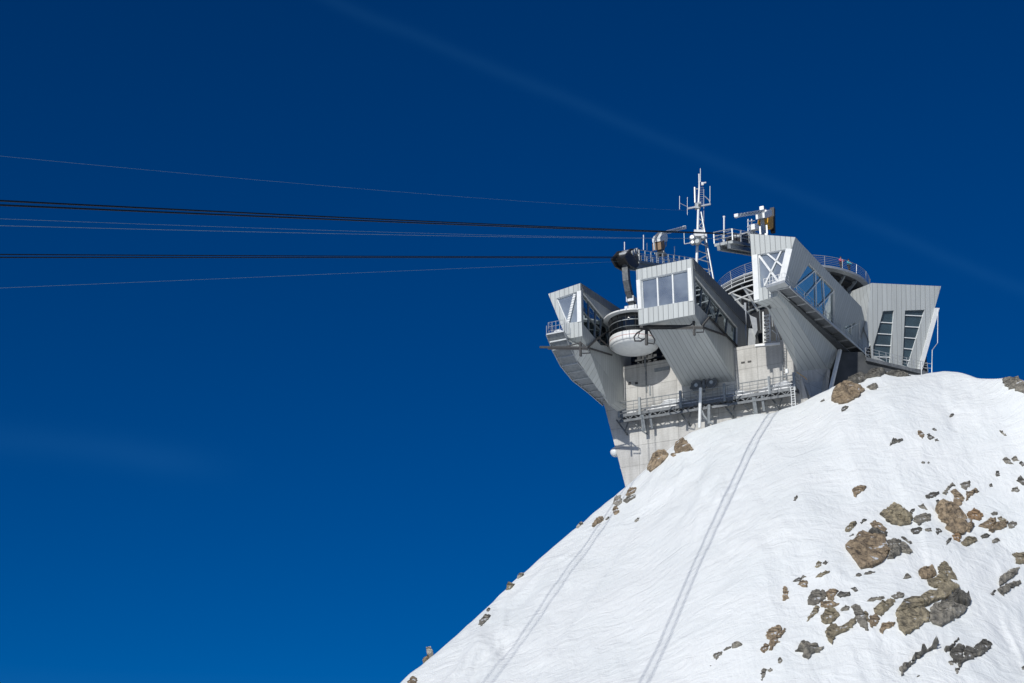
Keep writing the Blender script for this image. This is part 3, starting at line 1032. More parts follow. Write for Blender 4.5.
# ---- far right block (box 4)
d4 = math.radians(84)
w4 = np.array([math.sin(d4), math.cos(d4), 0])
TL4 = at(871.6, 283, 196)
tilt = math.radians(13)
down4 = unit(np.array([-w4[1], w4[0], 0]) * math.sin(tilt) - Zup * math.cos(tilt))   # the face leans back towards its foot
n4 = unit(np.cross(w4, down4)); n4 = n4 if n4[1] < 0 else -n4
b4 = -np.array([n4[0], n4[1], 0]); b4 = unit(b4)
f4 = lambda x, y: on(x, y, TL4, n4)
TR4 = f4(941, 286.2)
BRR4, BLL4 = f4(913.5, 384), f4(874, 384)
FLm = f4(864.6, 330)
b = MB()
wl = [f4(883.2, 311), f4(893.9, 310.3), f4(889.8, 363.8), f4(873.4, 355.5), f4(873.4, 346)]
wr = [f4(905, 310.3), f4(924.8, 309.6), f4(907.6, 367), f4(902.5, 365)]
o4 = [TL4, TR4, BRR4, BLL4, f4(870.5, 345), FLm]
i4 = holed(b, o4, [wl, wr], n4, 0.35, w4)
LF0, LF1, LF2 = at(846, 293.5, 200), at(857, 308, 198), at(857, 332, 198)
b.face([TL4, LF0, LF1, FLm][::-1], 0, w4)
LF3 = at(861, 358, 198)
b.face([FLm, LF1, LF2, LF3, f4(870.5, 345)], 0, w4)
D4 = b4 * 11
b.face([TL4, TR4, TR4 + D4, TL4 + D4], 0, w4)
b.face([TR4, BRR4, BRR4 + D4, TR4 + D4], 0, b4)
b.face([TL4, TL4 + D4, BLL4 + D4, BLL4, f4(870.5, 345), FLm], 0, b4)
b.face([LF0, TL4, TL4 + D4, LF0 + D4], 0, w4)
b.face([TL4 + D4, TR4 + D4, BRR4 + D4, BLL4 + D4], 0, w4)
wing4 = b.build('slanted_block', [M['clad'], M['white']], ST)
wing4['label'] = 'far right block narrowing to its foot with two tall slanted windows'
ww = []
for pl in i4:
    ww.append(pane('tall_window', pl, n4, M['glass_deep'], wing4))
G4 = lambda x, y: on(x, y, TL4 - n4 * .25, n4)
bars('glazing_bar', [(G4(x0, y0), G4(x1, y0 + .9), .10, .14) for (x0, x1, y0) in ((879.5, 893, 322.2), (877.5, 892.2, 333.6), (875.5, 891.5, 344.9), (874, 890.5, 356.5),
                     (905, 923.2, 315.2), (904.4, 919.8, 326.5), (904, 916.6, 337.6), (903.4, 912.6, 348.4), (902.8, 909.5, 359.8))], M['white'], wing4, n4)
b = MB()
for k in range(6):
    z = TL4[2] - 3.2 - k * 1.6
    c = lerp(TL4, TR4, .5); c[2] = z
    b.box(c + b4 * (3.2 + (TL4[2] - z) * .24), 5.5, 3.0, 0.12, w4, b4)
b.box(lerp(TL4, TR4, .5) + b4 * 5.6 - Zup * 8, 7.5, .3, 14, w4, b4)
b.build('interior_floor', M['dark_room'], wing4)
b = MB()
e0, e1 = f4(936.6, 308), f4(917, 378)
b.slab([e0 - w4 * .25, e0 + w4 * .28, e1 + w4 * .28, e1 - w4 * .25], n4 * .5 + b4 * .2)
b.build('edge_fin', M['white'], wing4)

# ---- concrete base
b = MB()
cl_t, cl_b = wallp(603.6, 403), wallp(628.2, 487)
cl_bb = cl_b + (cl_b - cl_t) * 0.6
wr_t, wr_b = wallp(792, 352), wallp(822, 420)
TOPZ = wallp(745, 346)[2]
def wz(p, z):
    q = p.copy(); q[2] = z; return q
P_l = cl_t.copy(); P_r = wr_b.copy()
pts = [cl_t, wz(cl_t, TOPZ) - w2 * 0.3, wz(wallp(800, 350), TOPZ), wallp(800, 372), wz(wallp(823, 400), 60), wz(cl_bb, 52)]
dpt = a2 * 26
fr = [p for p in pts]
b.face(fr, 0, w2)
bk = [p + dpt for p in fr]
b.face(bk[::-1], 0, w2)
for i in range(len(fr)):
    j = (i + 1) % len(fr)
    b.face([fr[j], fr[i], bk[i], bk[j]], 0)
base = b.build('concrete_base', M['concrete'], ST)
# pair of small openings and steel plates on the wall
for (x, y, sx, sz) in ((629.5, 383.5, .35, .28), (636.5, 383.2, .35, .28), (743, 362.5, .45, .18), (749.5, 361.5, .45, .18), (645, 361, .5, .35)):
    b = MB()
    b.box(wallp(x, y, .03), sx, .12, sz, w2, a2)
    b.build('wall_opening', M['black'], base)
b = MB()
for (p, q) in (((782.5, 346), (782.5, 388)), ((786, 346), (786, 387))):
    b.tube([wallp(*p, .25), wallp(*q, .25)], .05, 6)
for k in range(16):
    y = 347 + k * 2.6
    b.tube([wallp(782.5, y, .25), wallp(786, y - .5, .25)], .035, 5)
b.build('wall_ladder', M['galv'], base)
b = MB()
for (x, y) in ((645, 362), (646, 376), (650, 390)):
    b.box(wallp(x, y, .06), .18, .16, 1.3, w2, a2)
b.box(wallp(662, 369, .06), 2.0, .12, .45, w2, a2)
b.tube([wallp(645.5, 358, .15), wallp(646.5, 392, .15)], .07, 6)
b.build('conduit', M['midsteel'], base)

# ---- dark hall behind the bays and round core under the terrace
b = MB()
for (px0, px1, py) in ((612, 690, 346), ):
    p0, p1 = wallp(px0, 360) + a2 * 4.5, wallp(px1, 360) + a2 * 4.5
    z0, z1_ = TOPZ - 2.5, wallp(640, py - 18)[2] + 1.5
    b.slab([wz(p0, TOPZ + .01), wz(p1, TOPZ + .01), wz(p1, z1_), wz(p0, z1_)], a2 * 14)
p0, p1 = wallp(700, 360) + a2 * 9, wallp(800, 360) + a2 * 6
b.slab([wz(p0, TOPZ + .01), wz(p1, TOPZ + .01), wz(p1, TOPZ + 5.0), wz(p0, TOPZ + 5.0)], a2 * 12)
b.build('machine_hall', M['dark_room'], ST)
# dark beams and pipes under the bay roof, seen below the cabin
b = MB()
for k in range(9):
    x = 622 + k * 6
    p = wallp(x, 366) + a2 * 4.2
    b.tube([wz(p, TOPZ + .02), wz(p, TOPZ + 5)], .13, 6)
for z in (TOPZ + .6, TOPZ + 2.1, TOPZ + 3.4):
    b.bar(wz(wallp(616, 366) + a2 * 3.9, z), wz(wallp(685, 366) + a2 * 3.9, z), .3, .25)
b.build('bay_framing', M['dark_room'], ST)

TC = np.array([36.9, 205.0, 89.3]); TRAD = 10.1
b = MB()
b.lathe(TC, [(8.0, -26), (8.0, -1.2), (8.8, -.9), (8.8, -.65)], 48)
core = b.build('round_core', M['black'], ST)  # dark glass, with the shade on it put into the black colour too
b = MB()
for k in range(30):
    a = 2 * math.pi * k / 30
    d = np.array([math.cos(a), math.sin(a), 0])
    b.bar(TC + d * 8.06 - Zup * 24, TC + d * 8.06 - Zup * 1.2, .12, .16, d)
for z in (-4.2, -8.2):
    b.lathe(TC + Zup * z, [(8.05, -.12), (8.14, -.12), (8.14, .12), (8.05, .12)], 48)
b.build('mullion', M['midsteel'], core)
b = MB()
b.lathe(TC, [(0.05, -.5), (TRAD - .6, -.5), (TRAD, -.32), (TRAD, 0), (0.05, 0)], 72, mats=[0, 1, 1, 1])
terr = b.build('round_terrace', [M['steel'], M['galv']], ST)
terr['label'] = 'round viewing terrace with railing on top of the station'
for k in range(24):
    b = MB()
    a = 2 * math.pi * (k + .4) / 24
    d = np.array([math.cos(a), math.sin(a), 0])
    b.slab([TC + d * 6.5 - Zup * .51, TC + d * (TRAD - .7) - Zup * .51, TC + d * (TRAD - .8) - Zup * .75, TC + d * 8.0 - Zup * 1.9, TC + d * 6.5 - Zup * 1.9], np.cross(d, Zup) * .2)
    b.build('terrace_beam', M['midsteel'], terr)
b = MB()
NP = 24
for k in range(NP):
    a = 2 * math.pi * k / NP
    d = np.array([math.cos(a), math.sin(a), 0])
    b.tube([TC + d * (TRAD - .12), TC + d * (TRAD + .02) + Zup * 1.25], .045, 6)
for z, r_ in ((1.27, .035), (1.0, .02), (.76, .02), (.52, .02), (.28, .02)):
    ring = [TC + np.array([math.cos(2 * math.pi * k / 88), math.sin(2 * math.pi * k / 88), 0]) * (TRAD - .05) + Zup * z for k in range(89)]
    b.tube(ring, r_, 6)
b.build('railing', M['galv'], terr)

# lower ring gallery with white slanting struts left of the core
b = MB()
def arc(r, z, t0, t1, n=24):
    return [TC + np.array([math.cos(math.radians(t)), math.sin(math.radians(t)), 0]) * r + Zup * z for t in np.linspace(t0, t1, n)]
for r_, z, rad in ((10.7, -1.5, .08), (10.7, -.95, .05), (10.7, -.45, .05), (10.9, -2.3, .10), (10.3, -3.2, .09)):
    b.tube(arc(r_, z, 175, 262), rad, 6)
for t in range(178, 262, 12):
    b.tube([arc(10.6, -1.5, t, t, 1)[0], arc(10.6, -.2, t, t, 1)[0]], .04, 6)
    b.tube([arc(10.7, -2.3, t, t, 1)[0], arc(8.0, -4.6, t, t, 1)[0]], .17, 6)
    b.tube([arc(10.7, -2.3, t, t, 1)[0], arc(8.0, -3.2, t + 8, t + 8, 1)[0]], .12, 6)
b.build('lower_gallery', M['white'], ST)

# ---- pale pillar and stair tower between middle and right blocks
b = MB()
p = at(752.5, 316, 196); q = at(755, 337, 196)
b.slab([at(749.5, 315, 196), at(756.5, 318, 196), at(757.5, 330, 196), at(755, 336, 196), at(753, 330, 196)], [0.3, 1.2, 0])
b.bar(at(745, 303, 197), at(745.5, 346, 197), .25, .25)
b.bar(at(752, 330, 197), at(751, 347, 197), .9, .9)
b.build('pillar', M['galv'], ST)
b = MB()
LY = np.dot(wallp(766, 345), a2)
la = lambda x, y: on(x, y, WALL + a2 * .6, a2)
for x in (763.2, 769.8):
    b.bar(la(x, 312), la(x + .6, 346), .16, .16, a2)
for k in range(9):
    y = 316 + k * 3.7
    b.bar(la(763.4, y), la(770, y - 1), .1, .22, a2)
    b.bar(la(763.4, y + (3 if k % 2 else 0)), la(770, y - 1 + (0 if k % 2 else 3)), .07, .07, a2)
b.tube([la(772, 330), la(776.5, 334), la(777, 346)], .07, 6)
b.tube([la(774, 322), la(779, 338), la(779.5, 346)], .07, 6)
b.build('stair_ladder', M['white'], ST)
b = MB()
b.slab([la(757, 346.5), la(782, 344.5), la(782, 346.5), la(757, 348.5)], -a2 * .8)
b.build('ledge_snow', M['snowcap'], ST)

# ---- walkway along the shaded side of the right block
def along(plane_fn, pts):
    return [plane_fn(*p) for p in pts]
inner = along(s3, [(776.5, 289.5), (828.5, 334.5), (868, 369)])
for i in range(len(inner)):
    inner[i] = inner[i] + n3 * .02
nh = unit(np.array([n3[0], n3[1], 0]))
ww_ = 1.55
b = MB()
for i in range(2):
    p, q = inner[i], inner[i + 1]
    for o_, t_ in ((.08, .16), (ww_, .2)):
        b.bar(p + nh * o_, q + nh * o_, .12, .28)
    n_ = 6 if i == 0 else 5
    for k in range(n_ + 1):
        c = lerp(p, q, k / n_)
        b.bar(c + nh * .1 + Zup * .02, c + nh * ww_ + Zup * .02, .16, .24)
walk3 = b.build('side_walkway', M['galv'], ST)
b = MB()
for i in range(2):
    p, q = inner[i], inner[i + 1]
    b.slab([p + nh * .1 + Zup * .06, p + nh * (ww_ - .05) + Zup * .06, q + nh * (ww_ - .05) + Zup * .06, q + nh * .1 + Zup * .06], [0, 0, .06])
b.build('grating', M['steel'], walk3)
b = MB()
for i in range(2):
    p, q = inner[i] + nh * (ww_ - .05), inner[i + 1] + nh * (ww_ - .05)
    for z in (1.1, .6):
        b.tube([p + Zup * z, q + Zup * z], .025, 6)
    for k in range(7):
        c = lerp(p, q, k / 7)
        b.tube([c, c + Zup * 1.12], .03, 6)
b.build('railing', M['galv'], walk3)
# landing in front of the window
b = MB()
c0 = inner[0]
b.slab([c0 - a3 * .2 + nh * ww_, c0 - a3 * 1.5 + nh * ww_, f3(771, 293) - a3 * 1.6, f3(771, 293) - a3 * .05], [0, 0, .25])
b.build('landing', M['galv'], walk3)
b = MB()
lp = [f3(769, 293) - a3 * 1.5, c0 - a3 * 1.45 + nh * ww_, c0 + nh * ww_]
for z in (1.15, .65, .3):
    b.tube([p + Zup * z for p in lp], .03, 6)
for k in range(8):
    c = lerp(lp[0], lp[1], k / 7)
    b.tube([c + Zup * .2, c + Zup * 1.17], .035, 6)
b.build('landing_railing', M['white'], walk3)
b = MB()
b.ball(lerp(lp[0], lp[1], .6) + a3 * .7 + Zup * .4, .5, sc=(1.7, 1, .5))
b.build('lodged_snow', M['snowcap'], walk3, smooth=True)

# ---- stair along the left block
pl_o = UL1 - w1 * 2.1
so = lambda x, y: on(x, y, pl_o, w1)
outer = [so(546.5, 334.5), so(552.5, 350), so(561, 366), so(572.5, 380), so(588, 392), so(603, 405)]
b = MB(); g_ = MB()
for i in range(5):
    p, q = outer[i], outer[i + 1]
    for o_ in (0, 2.3):
        b.bar(p + w1 * o_, q + w1 * o_, .1, .26)
    for k in range(2):
        c = lerp(p, q, k / 2)
        b.bar(c, c + w1 * 2.3, .12, .16)
    g_.slab([p + Zup * .04, q + Zup * .04, q + w1 * 2.3 + Zup * .04, p + w1 * 2.3 + Zup * .04], [0, 0, .05])
stair1 = b.build('side_stair', M['galv'], ST)
g_.build('tread', M['midsteel'], stair1)
b = MB()
for i in range(5):
    p, q = outer[i], outer[i + 1]
    for z in (1.1, .55):
        b.tube([p + Zup * z, q + Zup * z], .025, 6)
    for k in range(3):
        c = lerp(p, q, k / 3)
        b.tube([c, c + Zup * 1.12], .028, 6)
# small balcony at the top
o_b = outer[0] + a1 * 2.2
bal = [o_b, o_b - a1 * 1.7, o_b - a1 * 1.7 + w1 * 2.0, o_b + w1 * 2.0]
for z in (1.7, 1.15, .6):
    b.tube([p + Zup * z for p in bal[:3]], .03, 6)
for i in range(3):
    for k in range(4):
        c = lerp(bal[i], bal[i + 1], k / 4)
        b.tube([c, c + Zup * 1.72], .028, 6)
b.build('railing', M['galv'], stair1)
b = MB()
b.slab(bal, [0, 0, -.15])
b.build('balcony', M['galv'], stair1)
b = MB()
b.ball(lerp(bal[1], bal[3], .5) + Zup * .25, .8, sc=(1.0, .9, .8))
b.ball(lerp(bal[0], bal[1], .6) + w1 * .3 + Zup * .1, .5, sc=(1.0, .9, .5))
b.build('lodged_snow', M['snowcap'], stair1, smooth=True)

# ---- cabin guide rails under the left and middle blocks
def guide(pts_beam, tri, br, plane):
    b = MB()
    for p, q in zip(pts_beam[:-1], pts_beam[1:]):
        b.bar(plane(*p), plane(*q), .22, .22, a2)
    for chain in tri:
        for p, q in zip(chain[:-1], chain[1:]):
            b.bar(plane(*p), plane(*q), .12, .12, a2)
    for (x, y) in br:
        c = plane(x, y)
        b.bar(c + Zup * .9, c - Zup * .9, .22, .3, a2)
        c2 = plane(x + 7, y + 1)
        b.tube([c2 + Zup * .3, plane(x + 9, y) + Zup * .1, plane(x + 9.5, y) - Zup * .5, plane(x + 2, y) - Zup * .55], .07, 6)
    return b
g2p = lambda x, y: on(x, y, UR2 - a2 * 1.0, a2)
guide([(640, 327), (703, 327)], [[(643, 325.5), (690, 325.5), (695, 321.5)], [(643, 329), (703, 328.5)], [(701, 327), (709, 317)]],
      [(694, 328)], g2p).build('guide_rail', M['black'], ST)
b = MB()
so2 = lambda x, y: on(x, y, TR2 + w2 * .25, w2)
for p, q in (((702, 326.5), (709, 317)), ((709, 317), (735, 344)), ((702, 327), (727, 336)), ((727, 336), (737, 346))):
    b.bar(so2(*p), so2(*q), .18, .18, w2)
b.build('guide_bracing', M['black'], ST)
g1p = lambda x, y: on(x, y, UR1 - a1 * 4.2, a1)
guide([(540, 347.2), (588, 347.6)], [[(565, 347), (581, 342.5), (586, 347)], [(548, 349), (588, 349.5)]], [(580.5, 349)], g1p).build('guide_rail', M['black'], ST)
b = MB()
so1 = lambda x, y: on(x, y, BK1 + w1 * .25, w1)
for p, q in (((588, 347.5), (598, 338)), ((598, 338), (608, 346)), ((589, 348), (612, 355)), ((598, 338), (612, 329))):
    b.bar(so1(*p), so1(*q), .16, .16, w1)
b.build('guide_bracing', M['black'], ST)
# buffer loop at the left lower corner of the middle block
b = MB()
gb = lambda x, y: on(x, y, UL2 - a2 * 1.2, a2)
b.tube([gb(*p) for p in ((644, 329), (637, 333), (634, 337), (635, 341), (641, 341), (646, 338), (647, 333))], .09, 6)
b.tube([gb(*p) for p in ((640, 331), (638, 337), (643, 340))], .06, 6)
b.bar(gb(646.5, 329), gb(646.5, 345), .3, .3, a2)
b.tube([gb(*p) for p in ((649, 330), (655, 340), (654, 344), (648, 343))], .08, 6)
b.build('buffer_frame', M['black'], ST)
# two rope sheaves at the foot of the middle block
for (x, y) in ((696.3, 385.3), (711.5, 382.3)):
    s = MB()
    c = wallp(x, y, 1.0)
    import itertools
    ring = [c + w2 * math.cos(t) * .62 + Zup * math.sin(t) * .62 for t in np.linspace(0, 2 * math.pi, 25)]
    s.tube(ring, .13, 8)
    disc = [c + w2 * math.cos(t) * .55 + Zup * math.sin(t) * .55 for t in np.linspace(0, 2 * math.pi, 20, endpoint=False)]
    s.slab([p + a2 * .03 for p in disc], a2 * .08)
    sv = s.build('rope_sheave', M['steel'], ST)
    h_ = MB()
    h_.slab([c - a2 * .12 + (p - c) * .4 for p in disc], a2 * .14)
    h_.build('hub', M['galv'], sv)
b = MB()
b.bar(wallp(690, 388, .9), wallp(716, 384, .9), .25, .3)
b.bar(wallp(704, 378, .9), wallp(704, 392, .9), .3, .3, a2)
b.build('sheave_beam', M['steel'], ST)

# ---- undercroft under the right block, its blocked-sun shade painted as dark colour
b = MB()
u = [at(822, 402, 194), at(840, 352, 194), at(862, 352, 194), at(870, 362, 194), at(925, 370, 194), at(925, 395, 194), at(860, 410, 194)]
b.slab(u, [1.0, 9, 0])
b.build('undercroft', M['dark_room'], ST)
b = MB()
p, q = at(866, 357, 193.5), at(928, 372, 193.8)
b.slab([p, q, q + np.array([0, 3.0, 0]), p + np.array([0, 3.0, 0])], [0, 0, -.45])
pod = b.build('podium_ledge', M['steel'], ST)
b = MB()
q2 = lerp(p, q, 1.0)
for k in range(10):
    c = lerp(p, q2, k / 9)
    b.tube([c, c + Zup * 1.25], .04, 6)
for z in (1.22, .82, .42):
    b.tube([p + Zup * z, q2 + Zup * z], .025, 6)
b.build('podium_railing', M['galv'], pod)

# ------------------------------------------------------------------ service gantry in front of the wall
GA = thing('service_gantry', wallp(705, 415, 1.4), 'long grey steel service gantry with railing bracketed across the concrete wall', 'gantry')
gp = lambda x, y: on(x, y, WALL - a2 * 1.6, a2)
GL, GR = gp(619.5, 414.5), gp(796, 388.5)
GR = GL + w2 * np.dot(GR - GL, w2); GR[2] = GL[2]
glen = np.linalg.norm(GR - GL)
b = MB()
b.slab([GL, GR, GR + a2 * 1.35, GL + a2 * 1.35], [0, 0, -.12])
b.bar(GL - Zup * .24, GR - Zup * .24, .2, .38)
b.bar(GL - Zup * .95, GR - Zup * .95, .2, .3)
for k in range(36):
    b.bar(lerp(GL, GR, k / 36) - Zup * (.35 if k % 2 else .85), lerp(GL, GR, (k + 1) / 36) - Zup * (.85 if k % 2 else .35), .1, .12, a2)
b.bar(GL + a2 * 1.25 - Zup * .3, GR + a2 * 1.25 - Zup * .3, .22, .3)
b.build('deck', M['steel'], GA)
b = MB()
b.bar(GL - a2 * .16 + Zup * .22, GR - a2 * .16 + Zup * .22, .05, .22)
for k in range(26):
    c = lerp(GL, GR, (k + .5) / 26) - Zup * .55
    b.bar(c, c + a2 * 1.25, .1, .14)
b.build('toe_board', M['steel'], GA)
b = MB()
for z, r_ in ((1.5, .055), (1.05, .03), (.6, .03)):
    b.tube([GL + Zup * z, GR + Zup * z], r_, 6)
    b.tube([GL + Zup * z, GL + Zup * z + a2 * 1.3], r_, 6)
    b.tube([GR + Zup * z, GR + Zup * z + a2 * 1.3], r_, 6)
for k in range(25):
    c = lerp(GL, GR, k / 24)
    b.tube([c, c + Zup * 1.5], .03, 6)
b.build('railing', M['midsteel'], GA)
frac = [(x - 619.5) / 176.5 for x in (619.5, 641, 683, 727, 771, 795)]
for t in frac:
    b = MB()
    c = lerp(GL, GR, t)
    b.bar(c - a2 * .1 - Zup * .5, c - a2 * .1 + Zup * 1.75, .3, .26, a2)
    b.build('post', M['midsteel'], GA)
for t in (.015, .38, .63, .89):
    b = MB()
    c = lerp(GL, GR, t)
    apex = c + a2 * .9 - Zup * 2.0
    b.bar(c - w2 * .9 - Zup * .5 + a2 * .3, apex, .16, .16)
    b.bar(c + w2 * .9 - Zup * .5 + a2 * .3, apex, .16, .16)
    b.bar(apex, apex + a2 * .72 - Zup * .2, .16, .16)
    b.build('bracket', M['steel'], GA)
for t in (.135, .77):  # bars shaped after the shadows the brackets cast on the wall
    b = MB()
    c = lerp(GL, GR, t)
    b.bar(c - Zup * .5, c - Zup * 2.4 + a2 * .6, .45, .5, a2)
    b.bar(c + w2 * 1.0 - Zup * .5, c + w2 * 1.0 - Zup * 2.2 + a2 * .6, .3, .35, a2)
    b.bar(c - w2 * 2.0 - Zup * .5 + a2 * .9, c - Zup * 2.6 + a2 * 1.5, .1, .1, a2)
    b.build('bracket_shadow_bar', M['midsteel'], GA)
b = MB()
c = lerp(GL, GR, .985) - a2 * .25
for s_ in (-.22, .22):
    b.tube([c + w2 * s_ + Zup * .2, c + w2 * s_ - Zup * 3.2], .05, 6)
for k in range(11):
    z = -.1 - k * .3
    b.tube([c - w2 * .22 + Zup * z, c + w2 * .22 + Zup * z], .035, 5)
b.build('ladder', M['white'], GA)
b = MB()
c = lerp(GL, GR, .985) + Zup * 1.75
b.box(c - a2 * .1 + w2 * -.6 + Zup * .3, .3, .3, .5, w2, a2)
b.build('lamp', M['white'], GA)
b = MB()
c = GR + w2 * .2 + Zup * 1.8
b.tube([c, c + w2 * 0.9 - Zup * .8, c + w2 * 1.2 - Zup * 1.2], .035, 6)
b.build('yellow_handrail', M['yellow'], GA)
# white hose reel like pipe stand near the middle
PS = thing('tension_post', gp(700, 405), 'white curved pipe stand with hose at the middle of the gantry', 'pipe stand')
b = MB()
pz = lambda x, y: on(x, y, WALL - a2 * 2.0, a2)
b.tube([pz(700.5, 388), pz(700.3, 398), pz(700, 410), pz(699.5, 428)], .2, 10)
b.build('stand_pipe', M['white'], PS)
for hose, hr in (((pz(702, 411), pz(704, 416), pz(708, 421), pz(713, 424)), .16), ((pz(709, 405), pz(709, 424)), .22), ((pz(696, 396), pz(698.5, 402), pz(699.5, 409)), .09)):
    b = MB()
    b.tube(hose, hr, 8)
    b.build('hose', M['midsteel'], PS)

# snow lying on the gantry deck, banked against the wall
SB = MB()
for (t0, t1, hgt) in ((.02, .10, .9), (.13, .46, 1.9), (.47, .78, 1.5), (.78, .99, 1.9)):
    n_ = 14
    rows = []
    for k in range(n_ + 1):
        t = t0 + (t1 - t0) * k / n_
        c = lerp(GL, GR, t) + a2 * .35
        e = math.sin(math.pi * k / n_) ** .5 * hgt * (0.75 + .5 * float(vnoise(np.array([k * .7 + t0 * 50]), np.array([2.3]))[0]))
        rows.append([c + Zup * .01, c + a2 * .15 + Zup * (.01 + e * .35), c + a2 * .55 + Zup * (.01 + e * .8), c + a2 * 1.22 + Zup * (.01 + e), c + a2 * 1.23 + Zup * .01])
    for r0, r1_ in zip(rows[:-1], rows[1:]):
        for i in range(4):
            SB.face([r0[i], r1_[i], r1_[i + 1], r0[i + 1]])
sb = SB.build('snow_bank', M['snowcap'], None, smooth=True, recalc=True)
tag(sb, 'white snow lying along the service gantry deck', 'snow', None, 'stuff')

# ------------------------------------------------------------------ bay planes (vertical planes along which the ropes run)
BAY1 = np.array([14.9, 193.6, 80.0])
BAY2 = at(738, 240, 180)
bay = lambda x, y, P, off=0.0: on(x, y, P + w2 * off, w2)

# ---- cable head platforms on the roof
def platform(nm, P, label, deckpx, saddle, nrail=True):
    T = thing(nm, bay(*deckpx[0], P), label, 'rope platform')
    p, q = bay(*deckpx[0], P), bay(*deckpx[1], P)
    d = unit(q - p); wd = 2.2
    b = MB()
    b.slab([p - w2 * wd / 2, q - w2 * wd / 2, q + w2 * wd / 2, p + w2 * wd / 2], [0, 0, -.35])
    b.bar(p - Zup * .6 + w2 * .6, q - Zup * .6 + w2 * .6, .4, .6)
    b.bar(p - Zup * .6 - w2 * .6, q - Zup * .6 - w2 * .6, .4, .6)
    b.build('deck', M['midsteel'], T)
    b = MB()
    n_ = 10 if nrail else 4
    for s_ in (-1, 1):
        for k in range(n_ + 1):
            c = lerp(p, q, k / n_) + w2 * s_ * wd / 2
            b.bar(c, c + Zup * 1.45, .12, .12, d)
        for z in (1.45, .95, .5):
            b.tube([p + w2 * s_ * wd / 2 + Zup * z, q + w2 * s_ * wd / 2 + Zup * z], .04, 6)
    for z in (1.45, .95, .5):
        b.tube([p - w2 * wd / 2 + Zup * z, p + w2 * wd / 2 + Zup * z], .05, 6)
    b.build('railing', M['galv'], T)
    b = MB()
    pts = [bay(*s, P) for s in saddle]
    for o_ in (-.95, .7):
        b.slab([x + w2 * o_ for x in pts], w2 * .25)
    b.slab([lerp(x, sum(pts) / len(pts), .35) + w2 * -.7 for x in pts], w2 * 1.4)
    b.build('rope_saddle', M['black'], T)
    b = MB()
    c0 = sum(pts) / len(pts)
    for k in range(4):
        c = lerp(pts[0], pts[-1], k / 3) * .7 + c0 * .3 - Zup * .05
        b.tube([c - w2 * .98, c + w2 * 1.0], .38, 14)
    b.build('roller', M['galv'], T)
    return T, p, q, d


PA, pa, qa, da = platform('rope_platform', BAY1, 'railed steel platform with black rope saddle above the round cabin',
                          ((631, 262), (688, 269.5)), ((633, 250), (624, 250), (617.5, 258), (622, 266), (629, 270), (634, 264)))
PBt, pb, qb, db = platform('rope_platform', BAY2, 'railed steel platform with black rope saddle left of the tall right block',
                           ((723.5, 242), (757, 248)), ((741, 234), (734, 236), (733, 243), (738, 248), (750, 248), (750, 234)), False)
for (x, y0, y1) in ((643.5, 235, 250), (647, 243, 250), (674.5, 246.5, 258), (624.5, 242, 250)):
    b = MB()
    b.tube([bay(x, y1, BAY1), bay(x, y0, BAY1)], .06, 6)
    b.build('whip_antenna', M['white'], PA)
b = MB()
b.tube([bay(724, 242, BAY2), bay(724, 217, BAY2)], .09, 6)
b.ball(bay(724, 217, BAY2), .15)
b.bar(bay(726, 231.5, BAY2), bay(733, 229.5, BAY2), .15, .15)
b.build('lamp_rod', M['white'], PBt)
b = MB()
for k in range(3):
    b.tube([bay(630 - 2.4 * k, 252 + 1.2 * k, BAY1) - w2 * 1.1, bay(630 - 2.4 * k, 252 + 1.2 * k, BAY1) + w2 * 1.1], .33, 12)
b.build('roller', M['galv'], PA)

